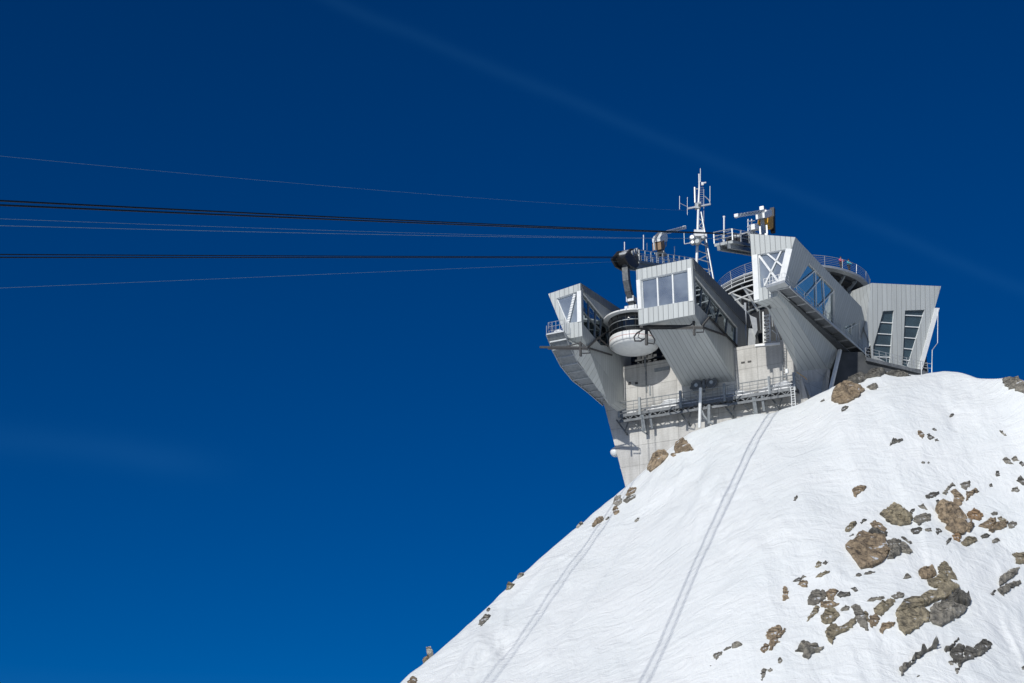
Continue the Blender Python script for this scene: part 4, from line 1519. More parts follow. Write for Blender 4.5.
# ---- two rescue cranes
def crane(label, P, base, col_top, cab, boom, yellow=False, off=0.0):
    cab = [(x * .72 + .28 * sum(c[0] for c in cab) / len(cab), y * .72 + .28 * sum(c[1] for c in cab) / len(cab)) for x, y in cab]
    fn = lambda x, y: bay(x, y, P, off)
    T = thing('crane', fn(*base), label, 'crane')
    p, q = fn(*base), fn(*col_top)
    d_ = unit(np.array([*(q - p)[:2], 0]) + a2 * 1e-3)
    b = MB()
    top = p.copy(); top[2] = q[2]
    b.bar(p, top, .5, .5, a2)
    b.bar(p, p + Zup * .25, 1.3, 1.3, a2)
    for s_ in (-.42, .42):
        b.bar(p + w2 * s_, top - Zup * .5 + w2 * s_, .08, .2, w2)
    b.build('column', M['galv'], T)
    b = MB()
    cpts = [fn(*c) for c in cab]
    b.slab([x - w2 * .55 for x in cpts], w2 * 1.1)
    b.build('slewing_head', M['white'], T)
    if yellow:
        b = MB()
        b.slab([x - w2 * .62 for x in [fn(*c) for c in ((762.8, 219), (768, 217.5), (768, 229), (765.5, 230.5), (762.5, 223.5))]], w2 * 1.3)
        b.build('winch', M['yellow'], T)
        b = MB()
        b.bar(fn(770.3, 209) + w2 * .3, fn(770.6, 233) + w2 * .3, .5, .5, a2)
        b.build('ballast', M['black'], T)
        b = MB()
        for x in (754.5, 758, 761):
            b.tube([fn(x, 233) - w2 * .8, fn(x, 218 if x < 760 else 224) - w2 * .8], .07, 6)
        for y in (219.5, 225, 230):
            b.tube([fn(754, y + .5) - w2 * .8, fn(761, y) - w2 * .8], .06, 6)
        b.box(fn(757.5, 227) - w2 * .4, 1.0, .6, .7, w2, a2)
        b.build('ladder_cage', M['white'], T)
    else:
        b = MB()
        b.slab([x - w2 * .6 for x in [fn(*c) for c in ((656.5, 243), (660, 241), (661, 249), (657, 250))]], w2 * 1.2)
        b.build('winch', M['wood'], T)
        for hose, hr in ((((654.5, 250), (654, 243), (655.5, 236), (659, 233)), .12), (((666, 246), (666.5, 240), (665, 235)), .10)):
            b = MB()
            b.tube([fn(*c) for c in hose], hr, 6)
            b.build('hose', M['galv'], T)
    b = MB()
    bp = [fn(*c) for c in boom]
    up = unit(np.cross(bp[1] - bp[0], w2)); up = up if up[2] > 0 else -up
    for o_ in (-.22, .22):
        for z_ in (-.16, .2):
            b.bar(bp[0] + w2 * o_ + up * z_, bp[1] + w2 * o_ * .7 + up * z_ * .7, .14, .14)
    n_ = 9
    for k in range(n_):
        for o_ in (-.2, .2):
            b.bar(lerp(bp[0], bp[1], k / n_) + w2 * o_ + up * .18, lerp(bp[0], bp[1], (k + .5) / n_) + w2 * o_ - up * .16, .1, .1)
            b.bar(lerp(bp[0], bp[1], (k + .5) / n_) + w2 * o_ - up * .16, lerp(bp[0], bp[1], (k + 1) / n_) + w2 * o_ + up * .18, .1, .1)
    b.bar(bp[0], bp[1], .25, .25)
    b.box(bp[1], .45, .35, .38, w2, a2)
    b.build('boom', M['white'], T)
    return T


crane('small white crane with short boom pointing right, behind the railed platform over the cabin', BAY1, (661, 255), (660.5, 236),
      ((654.5, 238), (657, 234), (663, 232.5), (665.5, 236), (665, 243), (660, 245), (655, 243)), ((660, 234.5), (684.5, 227.5)))
crane('white crane with yellow winch and boom pointing left, on the tall right block', BAY2, (764, 238), (766, 212),
      ((758.5, 213), (763, 210), (768.5, 208.5), (769.5, 216), (764, 220), (759, 220)), ((764, 211.5), (736.5, 215.8)), True, off=1.5)

# ---- telecommunications mast
mp_ = lambda x, y: on(x, y, at(697, 264, 199), np.array([0.0, 1.0, 0.0]))
MA = thing('antenna_mast', mp_(696, 292), 'slim white lattice antenna mast rising above the roof between the blocks', 'antenna mast')
b = MB()
b.tube([mp_(695.6, 292), mp_(697.4, 240), mp_(698.4, 206), mp_(699.2, 188), mp_(699.2, 182)], [.19, .18, .15, .11, .09], 10)
b.tube([mp_(699.2, 184), mp_(699, 174)], .1, 6)
b.tube([mp_(700.4, 182), mp_(700.4, 168.5)], .045, 6)
b.build('main_tube', M['white'], MA)
b = MB()
dy = np.array([0, -1.2, 0])
b.tube([mp_(714, 282), mp_(701.2, 212)], .12, 8)
b.tube([mp_(714, 282) - dy * 2, mp_(701.2, 212) - dy * .5], .08, 8)
for k in range(8):
    y = 279 - k * 8.2
    xa = 695.9 + (279 - y) * .036; xb = 713.4 - (279 - y) * .183
    b.tube([mp_(xa, y - 4), mp_(xb, y)], .065, 6)
    if k % 2 == 0:
        b.tube([mp_(xa, y - 2), mp_(xb - 1.5, y - 8)], .055, 6)
b.tube([mp_(703.8, 228), mp_(703.8, 189)], .04, 6)
b.build('lattice_leg', M['galv'], MA)
b = MB()
for k in range(9):
    y = 188 + k * 2.2
    b.tube([mp_(699.5, y), mp_(703.8, y - .3)], .035, 5)
b.build('ladder', M['galv'], MA)
b = MB()
b.bar(mp_(688, 208.6), mp_(710.5, 204.2), .22, .2)
b.bar(mp_(699, 206) + dy * .8, mp_(699, 206) - dy * .8, .35, .25)
b.box(mp_(697.6, 206.5), .7, .6, .7)
b.tube([mp_(710.5, 204.5), mp_(709, 200), mp_(704.5, 196)], .06, 6)
b.tube([mp_(679.6, 203), mp_(688, 207)], .035, 6)
b.build('cross_arm', M['galv'], MA)
b = MB()
b.box(mp_(698.7, 234.5), 1.25, 1.1, .9)
b.box(mp_(703, 236), .9, .8, .5)
b.bar(mp_(690, 243), mp_(707, 236), .22, .22)
b.build('bracket_box', M['white'], MA)
for (x, y, r_, m_) in ((692, 241.5, .42, 'galv'), (697, 245.5, .5, 'midsteel'), (703, 241.5, .34, 'midsteel'), (692.5, 246.5, .32, 'galv')):
    b = MB()
    c = mp_(x, y) + dy * .8
    ax_ = unit(np.array([-.4, -1, .05]))
    s_ = unit(np.cross(ax_, Zup)); u_ = np.cross(s_, ax_)
    rings = [(0.05, .25), (.6, .18), (1.0, 0.0), (1.0, -.25), (.6, -.4)]
    prev = None
    for (rr, t_) in rings:
        cur = [c + ax_ * (-t_) + (s_ * math.cos(2 * math.pi * k / 14) + u_ * math.sin(2 * math.pi * k / 14)) * rr * r_ for k in range(14)]
        if prev:
            for k in range(14):
                b.face([prev[k], prev[(k + 1) % 14], cur[(k + 1) % 14], cur[k]])
        prev = cur
    b.face(prev)
    b.bar(c, mp_(698, 240), .12, .12)
    b.build('dish', M[m_], MA)
for (x0, y0, x1, y1, r_) in ((694.8, 187.5, 695.2, 203, .201), (679.6, 196, 679.6, 209.5, .035), (687.4, 197, 687.4, 215, .03), (684, 232, 684.4, 244, .045), (710, 186, 710, 204, .035)):
    b = MB()
    b.tube([mp_(x0, y0), mp_(x1, y1)], r_ if r_ < .2 else .15, 8)
    if r_ > .2:
        b.bar(mp_(695, 189), mp_(699, 189), .1, .1)
        b.bar(mp_(695.2, 202), mp_(698, 205), .1, .1)
    if y0 == 232:
        b.bar(mp_(684.4, 244), mp_(690, 243), .1, .1)
    b.build('antenna', M['galv'], MA)
b = MB()
b.tube([mp_(701.5, 183.5), mp_(706, 182.5)], .1, 6)
b.box(mp_(702.3, 184), .3, .3, .4)
b.build('lamp', M['white'], MA)

# ------------------------------------------------------------------ round gondola
CB = bay(633.5, 319.5, BAY1)          # centre of the roof rim
CAB = thing('round_gondola', CB - Zup * 5.2, 'round rotating white-bottomed gondola with dark glass hanging in the bay between two blocks', 'gondola')
b = MB()
b.lathe(CB, [(.05, .75), (1.6, .6), (3.2, .18), (3.72, -.06), (3.72, -.24), (3.15, -.32)], 64)
b.build('roof', M['white'], CAB, smooth=False)
b = MB()
b.lathe(CB, [(3.12, -.3), (3.0, -1.1), (2.95, -1.8), (2.92, -2.6)], 64)
mg, t_, p_ = mat('gondola_glass', (0.008, 0.010, 0.012), 0.09, 0, 0.6)
gb_ = b.build('glass_band', mg, CAB, smooth=True)
b = MB()
b.lathe(CB, [(2.9, -1.14), (3.10, -1.15), (3.10, -1.24), (2.9, -1.25)], 64)
b.lathe(CB, [(2.8, -1.98), (3.03, -1.99), (3.02, -2.04), (2.8, -2.05)], 64)
b.build('window_rail', M['midsteel'], CAB)
for k in range(16):
    b = MB()
    a = 2 * math.pi * k / 16
    d = np.array([math.cos(a), math.sin(a), 0])
    b.bar(CB + d * 3.13 - Zup * .3, CB + d * 2.93 - Zup * 2.55, .05, .03, d)
    b.build('mullion', M['black'], CAB)
b = MB()
b.lathe(CB, [(2.85, -2.55), (3.02, -2.6), (3.07, -2.75), (3.05, -3.5), (2.98, -3.62), (2.9, -3.64)], 64)
b.build('side_band', M['white'], CAB, smooth=False)
b = MB()
b.lathe(CB, [(2.86, -3.6), (2.84, -3.74), (2.6, -3.92), (2.0, -4.14), (1.2, -4.28), (.05, -4.34)], 64)
b.build('floor_bowl', M['white'], CAB, smooth=True)
mr, _, _ = mat('red_line', (0.45, 0.12, 0.1), 0.5)
b = MB()
b.lathe(CB, [(2.9, -3.12), (3.08, -3.12), (3.08, -3.16), (2.9, -3.16)], 64)
b.build('trim_line', mr, CAB)
b = MB()
hp = [bay(x, y, BAY1) for x, y in ((625.5, 262), (626, 272), (626.6, 281), (628.5, 291), (631.5, 300), (633, 309))]
for p, q in zip(hp[:-1], hp[1:]):
    dd = unit(q - p)
    b.bar(p - dd * .05, q + dd * .05, .75, .75, a2)
b.build('hanger_arm', M['steel'], CAB)
b = MB()
b.box(hp[-1] - Zup * .1, 1.6, 1.6, .6, w2, a2)
b.box(hp[-2], 1.0, 1.1, .7, w2, a2)
b.build('hanger_mount', M['galv'], CAB)

# ------------------------------------------------------------------ ropes down to the valley
def rope(label, P, off, pts, dia, m, group):
    fn = lambda x, y: on(x, y, P + w2 * off, w2)
    S = [fn(*p) for p in pts]
    s0 = S[-1]
    tt = np.array([np.dot(p - s0, a2) for p in S]); zz = np.array([p[2] for p in S])
    co = np.polyfit(tt, zz, 2 if len(pts) > 2 else 1)
    # fixed end exactly at the station
    ts = np.concatenate([np.linspace(0, -120, 60), np.linspace(-130, -520, 40)])
    path = []
    for t in ts:
        z = np.polyval(co, t) - np.polyval(co, 0) + s0[2]
        if t < -120:      # past the viewer keep the tangent
            g = np.polyval(np.polyder(co), -120)
            z = np.polyval(co, -120) - np.polyval(co, 0) + s0[2] + g * (t + 120)
        path.append(np.array([s0[0] + a2[0] * t, s0[1] + a2[1] * t, z]))
    b = MB()
    b.tube(path, dia / 2, 8)
    o = b.build('rope', m, None, origin=s0, smooth=True)
    o.name = 'cable'
    return tag(o, label, 'cable', group)


M['rope'] = noisy('steel_rope', (0.004, 0.009, 0.016), (0.009, 0.016, 0.026), 8.0, 0.5, 0.0)
M['rope'].node_tree.nodes['Principled BSDF'].inputs['Specular IOR Level'].default_value = 0.08
M['rope_light'] = noisy('bright_steel_rope', (0.12, 0.20, 0.27), (0.17, 0.26, 0.34), 8.0, 0.5, 0.0)
GRP = 'steel ropes running from the station down to the left'
rope('upper thick dark track rope of the top pair, ending by the mast', BAY2, -.45, ((0, 200.3), (120, 206.8), (350, 218.2), (560, 226.8), (736, 233.5)), .10, M['rope'], GRP)
rope('lower thick dark track rope of the top pair, ending by the mast', BAY2, .45, ((0, 204.9), (120, 210.4), (350, 220.3), (560, 228.3), (739, 234.3)), .10, M['rope'], GRP)
rope('faint light rope just under the thick top pair of dark ropes', BAY2, -.2, ((0, 218.7), (120, 223.3), (350, 231.0), (736, 238.3)), .02, M['rope_light'], GRP)
rope('brighter thin rope second below the thick top pair of dark ropes', BAY2, .2, ((0, 225.3), (120, 228.6), (350, 234.3), (560, 237.2), (739, 238.6)), .026, M['rope_light'], GRP)
rope('upper dark track rope of the nearly level pair leading to the cabin saddle', BAY1, -.45, ((0, 254.6), (120, 255.0), (350, 256.2), (618, 256.9)), .085, M['rope'], GRP)
rope('lower dark track rope of the nearly level pair leading to the cabin saddle', BAY1, .45, ((0, 257.5), (120, 257.4), (350, 257.6), (621, 257.9)), .085, M['rope'], GRP)
rope('lowest thin bright rope rising towards the station from the left edge', BAY1, .1, ((0, 287.2), (120, 283.4), (350, 272.8), (590, 262.5), (620, 261.5)), .022, M['rope_light'], GRP)
rope('highest thin rope of all, sloping down to the mast arm', mp_(688, 209), 0, ((0, 156.2), (200, 174.5), (450, 196.0), (687, 210.5)), .017, M['rope_light'], GRP)

# ------------------------------------------------------------------ small fittings on the concrete
def on_left_edge(x, y):
    return wallp(x, y, -.6)
DI = thing('radome', on_left_edge(617, 452), 'small white radome ball on the lower left edge of the concrete base', 'radome')
b = MB()
b.ball(on_left_edge(616, 452) - w2 * .1, .62, n=12)
b.build('dome', M['white'], DI, smooth=True)
b = MB()
b.tube([on_left_edge(616, 452), on_left_edge(620.5, 452.5)], .12, 8)
b.build('arm', M['galv'], DI)
LA = thing('wall_lamp', on_left_edge(623, 467), 'tiny pale lamp on the left edge of the concrete base below the radome', 'lamp')
b = MB()
b.box(on_left_edge(622, 467), .3, .4, .45, w2, a2)
b.build('housing', M['galv'], LA)
b = MB()
b.tube([on_left_edge(622, 468), on_left_edge(625.5, 468.5)], .07, 6)
b.build('arm', M['galv'], LA)
PO = thing('flag_pole', at(932, 376, 190), 'thin bare pole standing at the right end of the far right block', 'pole')
b = MB()
pp_ = lambda x, y: at(x, y, 190)
b.tube([pp_(931.5, 380), pp_(932.3, 350), pp_(937.6, 343), pp_(938, 309)], .05, 6)
b.build('pole', M['galv'], PO)
b = MB()
for x in (921.5, 932):
    b.tube([pp_(x, 382), pp_(x, 362)], .06, 6)
for y in (363, 367.5):
    b.tube([pp_(921.5, y), pp_(932, y + .8)], .035, 6)
b.build('guard_rail', M['galv'], PO)

# ------------------------------------------------------------------ two visitors at the terrace railing
def person(px, py, label, jm, arms_up):
    a = math.atan2(*(np.array([px - 790, 60])[[1, 0]]))
    r = ray_np(px, py)
    t = (TC[2] + 1.0) / r[2]
    p0 = r * t
    # pull the foot point inside the railing
    v = p0 - TC; v[2] = 0
    v = v / np.linalg.norm(v) * (TRAD - .38)
    base_ = TC + v
    T = thing('person', base_, label, 'person')
    face = unit(v); side_ = np.cross(face, Zup)
    def skin(name, pts, edges, rad, m, root=0):
        me_ = bpy.data.meshes.new(name)
        me_.from_pydata([tuple(side_ * p[0] + face * p[1] + Zup * p[2]) for p in pts], edges, [])
        ob = bpy.data.objects.new(name, me_)
        scn.collection.objects.link(ob)
        ob.parent = T
        me_.materials.append(m)
        sm_ = ob.modifiers.new('skin', 'SKIN')
        for i, v_ in enumerate(me_.skin_vertices[0].data if me_.skin_vertices else []):
            v_.radius = (rad[i], rad[i] * .85)
            v_.use_root = (i == root)
        ob.modifiers.new('sub', 'SUBSURF').render_levels = 1
        return ob
    def add_layer(me_):
        pass
    hands = .0
    J = [(0, 0, .92), (0, .01, 1.15), (0, 0, 1.40), (0, .01, 1.50), (0, .03, 1.62), (0, .02, 1.74),
         (.19, 0, 1.38), (.27, .10, 1.14), (.17, .38, 1.12), (-.19, 0, 1.38), (-.27, .10, 1.14), (-.17, .38, 1.12),
         (.10, 0, .86), (.12, .02, .48), (.12, -.02, .08), (.12, .16, .04), (-.10, 0, .86), (-.12, .02, .48), (-.12, -.02, .08), (-.12, .16, .04),
         (.14, .46, 1.12), (-.14, .46, 1.12)]
    E = [(0, 1), (1, 2), (2, 3), (3, 4), (4, 5), (2, 6), (6, 7), (7, 8), (8, 20), (2, 9), (9, 10), (10, 11), (11, 21), (0, 12), (12, 13), (13, 14), (14, 15), (0, 16), (16, 17), (17, 18), (18, 19)]
    Rr = [.15, .14, .16, .06, .105, .085, .075, .055, .04, .075, .055, .04, .095, .065, .045, .045, .095, .065, .045, .045, .035, .035]
    import bmesh
    def skin2(name, pts, edges, rad, m, root=0):
        me_ = bpy.data.meshes.new(name)
        bm_ = bmesh.new()
        lay = bm_.verts.layers.skin.verify()
        vs = []
        for i, p in enumerate(pts):
            v_ = bm_.verts.new(tuple(side_ * p[0] + face * p[1] + Zup * p[2]))
            v_[lay].radius = (rad[i], rad[i] * .85)
            v_[lay].use_root = (i == root)
            vs.append(v_)
        for e in edges:
            bm_.edges.new((vs[e[0]], vs[e[1]]))
        bm_.to_mesh(me_); bm_.free()
        me_.materials.append(m)
        ob = bpy.data.objects.new(name, me_)
        scn.collection.objects.link(ob)
        ob.parent = T
        ob.modifiers.new('skin', 'SKIN')
        s_ = ob.modifiers.new('sub', 'SUBSURF'); s_.levels = 1; s_.render_levels = 1
        return ob
    skin2('body', J, E, Rr, M['skin'])
    jk = [0, 1, 2, 6, 7, 8, 9, 10, 11]
    rm = {j: i for i, j in enumerate(jk)}
    je = [(rm[a_], rm[b_]) for a_, b_ in E if a_ in rm and b_ in rm]
    skin2('jacket', [J[i] for i in jk], je, [Rr[i] + .045 for i in jk], jm)
    tk = [0, 12, 13, 14, 16, 17, 18]
    rm = {j: i for i, j in enumerate(tk)}
    te = [(rm[a_], rm[b_]) for a_, b_ in E if a_ in rm and b_ in rm]
    skin2('trousers', [J[i] for i in tk], te, [Rr[i] + .03 for i in tk], M['trousers'])
    b = MB()
    c = base_ + Zup * 1.70 + face * .015
    b.ball(c, .125, n=8, sc=(1, 1, 1.0))
    b.build('hat', M['trousers'], T, smooth=True)
    return T


person(839.5, 263, 'person in a pink jacket and dark trousers at the terrace railing', M['pink'], 0)
person(846, 266, 'person in a teal jacket at the terrace railing', M['teal'], 0)
# ------------------------------------------------------------------ rocks breaking through the snow
CROP = {'A': (830, 470, 6.83), 'B': (924, 470, 6.83), 'C': (770, 560, 6.83), 'D': (850, 560, 6.83), 'E': (924, 545, 6.83),
        'F': (700, 600, 8.23), 'G': (880, 620, 7.11), 'H': (560, 430, 6.21), 'I': (820, 370, 10.24), 'J': (870, 400, 6.65),
        'K': (960, 360, 13.66), 'L': (400, 560, 5.55), 'P': (0, 0, 1)}
ROCKS = [
 ('A', 'brown', 'flat brown rock lying alone on smooth snow above the boulder field', '150,140 190,115 250,117 235,140 195,165 178,190 165,185'),
 ('A', 'olive', 'upper slab of the cracked tan boulder above the biggest brown boulder', '338,305 390,265 440,230 500,268 445,292 390,310 372,332'),
 ('A', 'olive', 'rounded tan boulder with a vertical crack, above right of the biggest brown boulder', '376,330 395,308 445,294 530,285 568,335 545,375 490,385 430,378 380,352'),
 ('A', 'brown', 'biggest brown boulder with a pointed foot, left of the boulder field', '112,520 180,470 220,425 290,455 370,465 385,490 415,560 380,610 310,660 210,683 180,640 150,600 125,565'),
 ('A', 'brown', 'small leaning tan slab on top of the biggest brown boulder', '272,370 305,348 350,375 390,408 372,428 320,408 285,390'),
 ('A', 'dark', 'dark shoulder wedged between the leaning slab and the biggest brown boulder', '258,432 330,412 370,432 395,430 390,452 340,462 292,452'),
 ('A', 'grey', 'grey block at the right flank of the biggest brown boulder', '388,490 440,470 490,490 420,550 412,545'),
 ('A', 'grey', 'jagged grey ledge below the right flank of the biggest brown boulder', '430,552 500,495 540,530 565,565 545,578 490,565 440,608 390,612'),
 ('A', 'dark', 'thin dark splinter right of the biggest brown boulder', '485,462 510,460 562,505 545,510'),
 ('A', 'olive', 'small greenish rock just upper left of the biggest brown boulder', '105,400 140,372 185,368 130,425 108,425'),
 ('A', 'dark', 'short dark sliver above the small greenish rock', '205,360 235,335 252,340 215,372'),
 ('A', 'dark', 'tiny dark stone below the small greenish rock', '130,452 160,438 150,452 135,458'),
 ('A', 'grey', 'wide grey rock between the cracked tan boulder and the wide rusty outcrop', '570,335 600,318 650,300 690,312 690,345 640,360 610,385 580,358'),
 ('A', 'grey', 'grey cap stone directly above the wide grey rock', '600,245 640,240 668,276 625,268'),
 ('A', 'dark', 'low dark stone under the wide grey rock', '550,410 600,395 632,405 600,438 565,440'),
 ('A', 'dark', 'narrow dark stone between the cracked tan boulder and the grey cap stone', '545,285 580,262 575,285 560,305'),
 ('B', 'dark', 'flat dark slab left of the triangular brown fin', '8,180 50,160 105,158 100,170 50,195 15,195'),
 ('B', 'grey', 'thin arched grey rim left of the triangular brown fin', '125,165 160,125 190,92 215,112 196,112 165,140 150,175'),
 ('B', 'brown', 'triangular brown fin above the wide rusty outcrop', '180,148 215,135 250,165 275,195 255,245 215,250 190,240 208,190'),
 ('B', 'grey', 'grey rock crowning the brown blade above the wide rusty outcrop', '245,100 285,85 315,80 318,105 285,138 265,130'),
 ('B', 'brown', 'brown blade tapering to the right, beside the triangular brown fin', '287,150 330,150 378,150 320,178 285,215 292,180'),
 ('B', 'dark', 'small dark stone below the thin arched grey rim', '80,210 100,205 115,235 90,245'),
 ('B', 'brown', 'wide rusty brown outcrop in the middle of the upper boulder field', '75,280 100,260 190,268 265,298 300,345 345,385 330,410 265,448 200,438 160,415 145,365 115,355'),
 ('B', 'orange', 'orange rock at the upper right of the wide rusty outcrop', '290,305 345,265 380,290 405,315 380,350 330,340 302,332'),
 ('B', 'orange', 'orange knob at the foot of the wide rusty outcrop', '190,452 225,436 258,452 240,496 205,480'),
 ('B', 'olive', 'tan block right below the orange knob', '252,500 290,475 350,465 365,490 290,525 265,518'),
 ('B', 'dark', 'dark sliver left of the orange knob', '150,515 165,470 185,465 170,500'),
 ('B', 'brown', 'tilted tan slab right of the wide rusty outcrop', '370,390 440,345 490,330 495,365 450,410 410,400'),
 ('B', 'dark', 'small dark stone above the tilted tan slab', '455,300 500,288 505,305 470,315'),
 ('B', 'brown', 'brown rubble just right of the tilted tan slab', '440,420 500,380 540,365 575,357 560,395 500,415 465,432'),
 ('B', 'grey', 'rough grey rubble at the far right end of the tan slabs', '570,378 600,350 635,365 620,395 580,402'),
 ('B', 'olive', 'small olive stone above the brown rubble', '500,330 530,320 565,345 530,355'),
 ('B', 'dark', 'flat dark sliver below the tilted tan slab', '385,455 455,445 440,460 395,472'),
 ('B', 'grey', 'small pointed grey stone below the brown rubble', '465,485 500,465 522,490 470,502'),
 ('B', 'dark', 'pointed dark stone left of the lower wide rusty outcrop', '80,405 100,400 125,420 90,448'),
 ('B', 'grey', 'low grey stone left of the pointed dark stone', '5,410 50,400 55,420 10,420'),
 ('B', 'olive', 'brown-topped rock cut by the right edge of the photo, below the upper boulder field', '600,580 640,572 720,565 720,640 650,648 625,640 625,600'),
 ('B', 'dark', 'small upright dark stone in the snow hollow near the right edge', '490,10 515,10 520,40 495,45'),
 ('B', 'grey', 'rounded grey stone at the bottom of the snow hollow near the right edge', '600,130 635,120 655,140 640,155 598,152'),
 ('B', 'dark', 'dark rock at the right edge above the rounded grey stone', '630,75 655,40 683,70 700,90 690,110 660,95'),
 ('B', 'dark', 'tiny dark stone at the left of the snow hollow', '447,100 465,97 470,115 450,117'),
 ('C', 'grey', 'square grey block at the left end of the lower boulder field', '255,280 285,215 375,215 390,250 360,280 310,312 258,308'),
 ('C', 'brown', 'brown rubble touching the right side of the square grey block', '378,225 430,200 470,215 450,240 430,280 392,275'),
 ('C', 'dark', 'dark ledge right of the square grey block', '455,245 480,220 550,235 545,250 480,262'),
 ('C', 'brown', 'heap of small brown stones under the square grey block', '345,290 380,282 430,285 475,300 455,318 405,335 350,325'),
 ('C', 'olive', 'leaf-shaped olive slab pointing down left below the square grey block', '250,425 275,380 310,320 335,320 330,355 290,395'),
 ('C', 'olive', 'cracked grey-brown block below the heap of small brown stones', '345,385 395,345 430,345 478,380 425,430 380,443 350,425'),
 ('C', 'olive', 'long olive ledge stepping up to the right under the cracked block', '375,500 410,450 450,445 465,465 510,450 580,400 585,440 540,480 440,530 425,580 400,560'),
 ('C', 'grey', 'small grey block right of the cracked grey-brown block', '480,345 515,310 545,325 540,345 490,352'),
 ('C', 'grey', 'tall pointed grey blade in the middle of the lower boulder field', '555,320 585,308 610,320 640,360 665,430 670,490 650,485 600,430 575,370'),
 ('C', 'brown', 'narrow notched brown rock standing alone at the left of the lower boulder field', '85,280 90,185 110,185 130,215 118,240 132,265 105,282'),
 ('C', 'dark', 'dark stone at the left of the small brown pair, above the notched rock', '155,150 190,125 220,132 205,150'),
 ('C', 'brown', 'brown stone at the right of the small brown pair, above the notched rock', '187,172 212,150 225,142 258,150 255,190 215,185'),
 ('C', 'grey', 'tiny grey stone on top of the small brown pair', '218,112 245,105 250,120 222,130'),
 ('C', 'olive', 'small olive stone uppermost above the square grey block', '305,50 330,15 355,20 350,40 320,55'),
 ('C', 'dark', 'small dark wedge right of the uppermost small olive stone', '357,25 398,12 380,35'),
 ('C', 'olive', 'thin tan sliver below the uppermost small olive stone', '310,125 340,95 410,80 395,95 340,120'),
 ('C', 'grey', 'spread-out jagged grey outcrop below the lower boulder field', '170,630 215,605 210,575 240,565 330,590 300,622 370,600 340,635 290,645 260,683 230,670 225,635'),
 ('C', 'dark', 'short dark streak of rock below the biggest brown boulder', '575,115 590,98 625,100 610,118'),
 ('C', 'dark', 'longer dark streak of rock below the biggest brown boulder', '640,102 683,80 720,82 690,98'),
 ('C', 'dark', 'tiny dark stone between the dark ledge and the dark streaks', '550,195 580,188 602,210 580,220'),
 ('D', 'grey', 'low dark tail of the long flat grey ledge', '115,285 130,270 230,250 240,265 160,285'),
 ('D', 'grey', 'rounded head of the long flat grey ledge left of the great slab', '280,252 340,225 372,240 355,260 300,270'),
 ('D', 'olive', 'yellowish slab between the pointed grey blade and the great slab', '160,335 270,275 310,285 260,345 215,390 170,370'),
 ('D', 'brown', 'brown wedge under the yellowish slab', '130,390 180,374 205,400 190,440 150,465 135,440'),
 ('D', 'brown', 'brown ledge pointing right, lowest under the yellowish slab', '200,480 225,435 310,430 300,455 240,480 225,510 205,495'),
 ('D', 'grey', 'lone small triangular grey stone on open snow above the great slab', '362,130 390,92 422,122 390,130'),
 ('D', 'olive', 'thin upright olive stone beside the tall pointed grey blade', '95,352 125,365 125,425 105,400'),
 ('E', 'olive', 'yellowish peaked rock above the great slab', '92,165 135,115 165,135 200,190 230,245 185,232 160,203 105,203'),
 ('E', 'brown', 'broken brown rock left of the yellowish peaked rock', '-40,185 55,145 75,170 88,212 45,232 -20,235 -35,210'),
 ('E', 'olive', 'low olive rock squeezed between the peaked rock and the great slab', '20,247 100,227 160,217 185,247 120,288 70,298 35,280'),
 ('P', 'olive', 'great long olive slab, upper layer of the largest lower outcrop', '896,613 904.2,601.7 920.3,598.8 937.8,591.5 947.4,582 959.1,587.5 948.9,597.7 937.2,602 924,607.5 910,611'),
 ('P', 'olive', 'left lower block of the largest lower outcrop with a pointed foot', '895.4,614.5 905,612 924,608.3 930,614 929.5,622 915,630 905.4,636.2 899,630'),
 ('E', 'grey', 'smooth rounded grey boulder at the bottom of the largest lower outcrop', '42,470 60,425 100,408 180,432 300,432 270,475 180,530 120,563 60,545 40,520'),
 ('E', 'dark', 'dark speckled rock on the right shoulder of the largest lower outcrop', '102,402 170,378 230,355 310,335 322,380 312,418 180,427'),
 ('E', 'grey', 'upper leaf-shaped slab of the pair near the lower right edge', '510,260 540,210 600,175 655,160 640,195 570,250 515,285'),
 ('E', 'grey', 'lower two-pronged slab of the pair near the lower right edge', '500,312 560,277 655,250 665,268 590,305 545,352 520,335'),
 ('E', 'dark', 'small dark stone left of the two-pronged slab', '452,335 480,310 495,315 465,348'),
 ('F', 'brown', 'brown ribbed rock, upper part of the isolated pair at the lower left of the field', '545,270 600,235 655,213 675,235 640,290 610,338 575,330 548,320'),
 ('F', 'brown', 'slanting brown strip beside the ribbed rock at the lower left of the field', '572,345 640,300 690,240 710,245 680,290 640,335 660,350 620,370 590,420 565,420'),
 ('F', 'brown', 'rounded brown lump under the ribbed rock at the lower left of the field', '500,400 540,362 565,372 555,415 535,440 505,425'),
 ('F', 'grey', 'small oval grey stone alone below the ribbed rock', '640,500 660,478 680,495 660,525 642,520'),
 ('F', 'grey', 'tooth-shaped grey rock near the bottom edge of the photo', '498,660 515,570 548,570 535,620 510,668'),
 ('F', 'grey', 'small stub touching the tooth-shaped grey rock', '552,575 580,562 600,580 575,598'),
 ('F', 'grey', 'rounded grey stone at the lower end of the thin rock line near the bottom', '105,465 130,440 185,430 180,455 130,500'),
 ('F', 'dark', 'middle dark sliver of the thin rock line', '190,415 225,395 258,387 255,400 200,420'),
 ('F', 'grey', 'upper jagged piece of the thin rock line', '262,380 300,355 350,368 300,395 265,402'),
 ('F', 'dark', 'tiny dark pebble left below the thin rock line', '78,545 86,535 95,543 86,550'),
 ('G', 'grey', 'long thin grey blade of rock near the bottom right', '135,355 200,320 290,245 420,172 400,190 260,280 200,345 150,405'),
 ('G', 'dark', 'speckled dark rock at the bottom right, main lump', '495,240 525,205 560,172 605,195 590,250 598,270 545,318 520,300'),
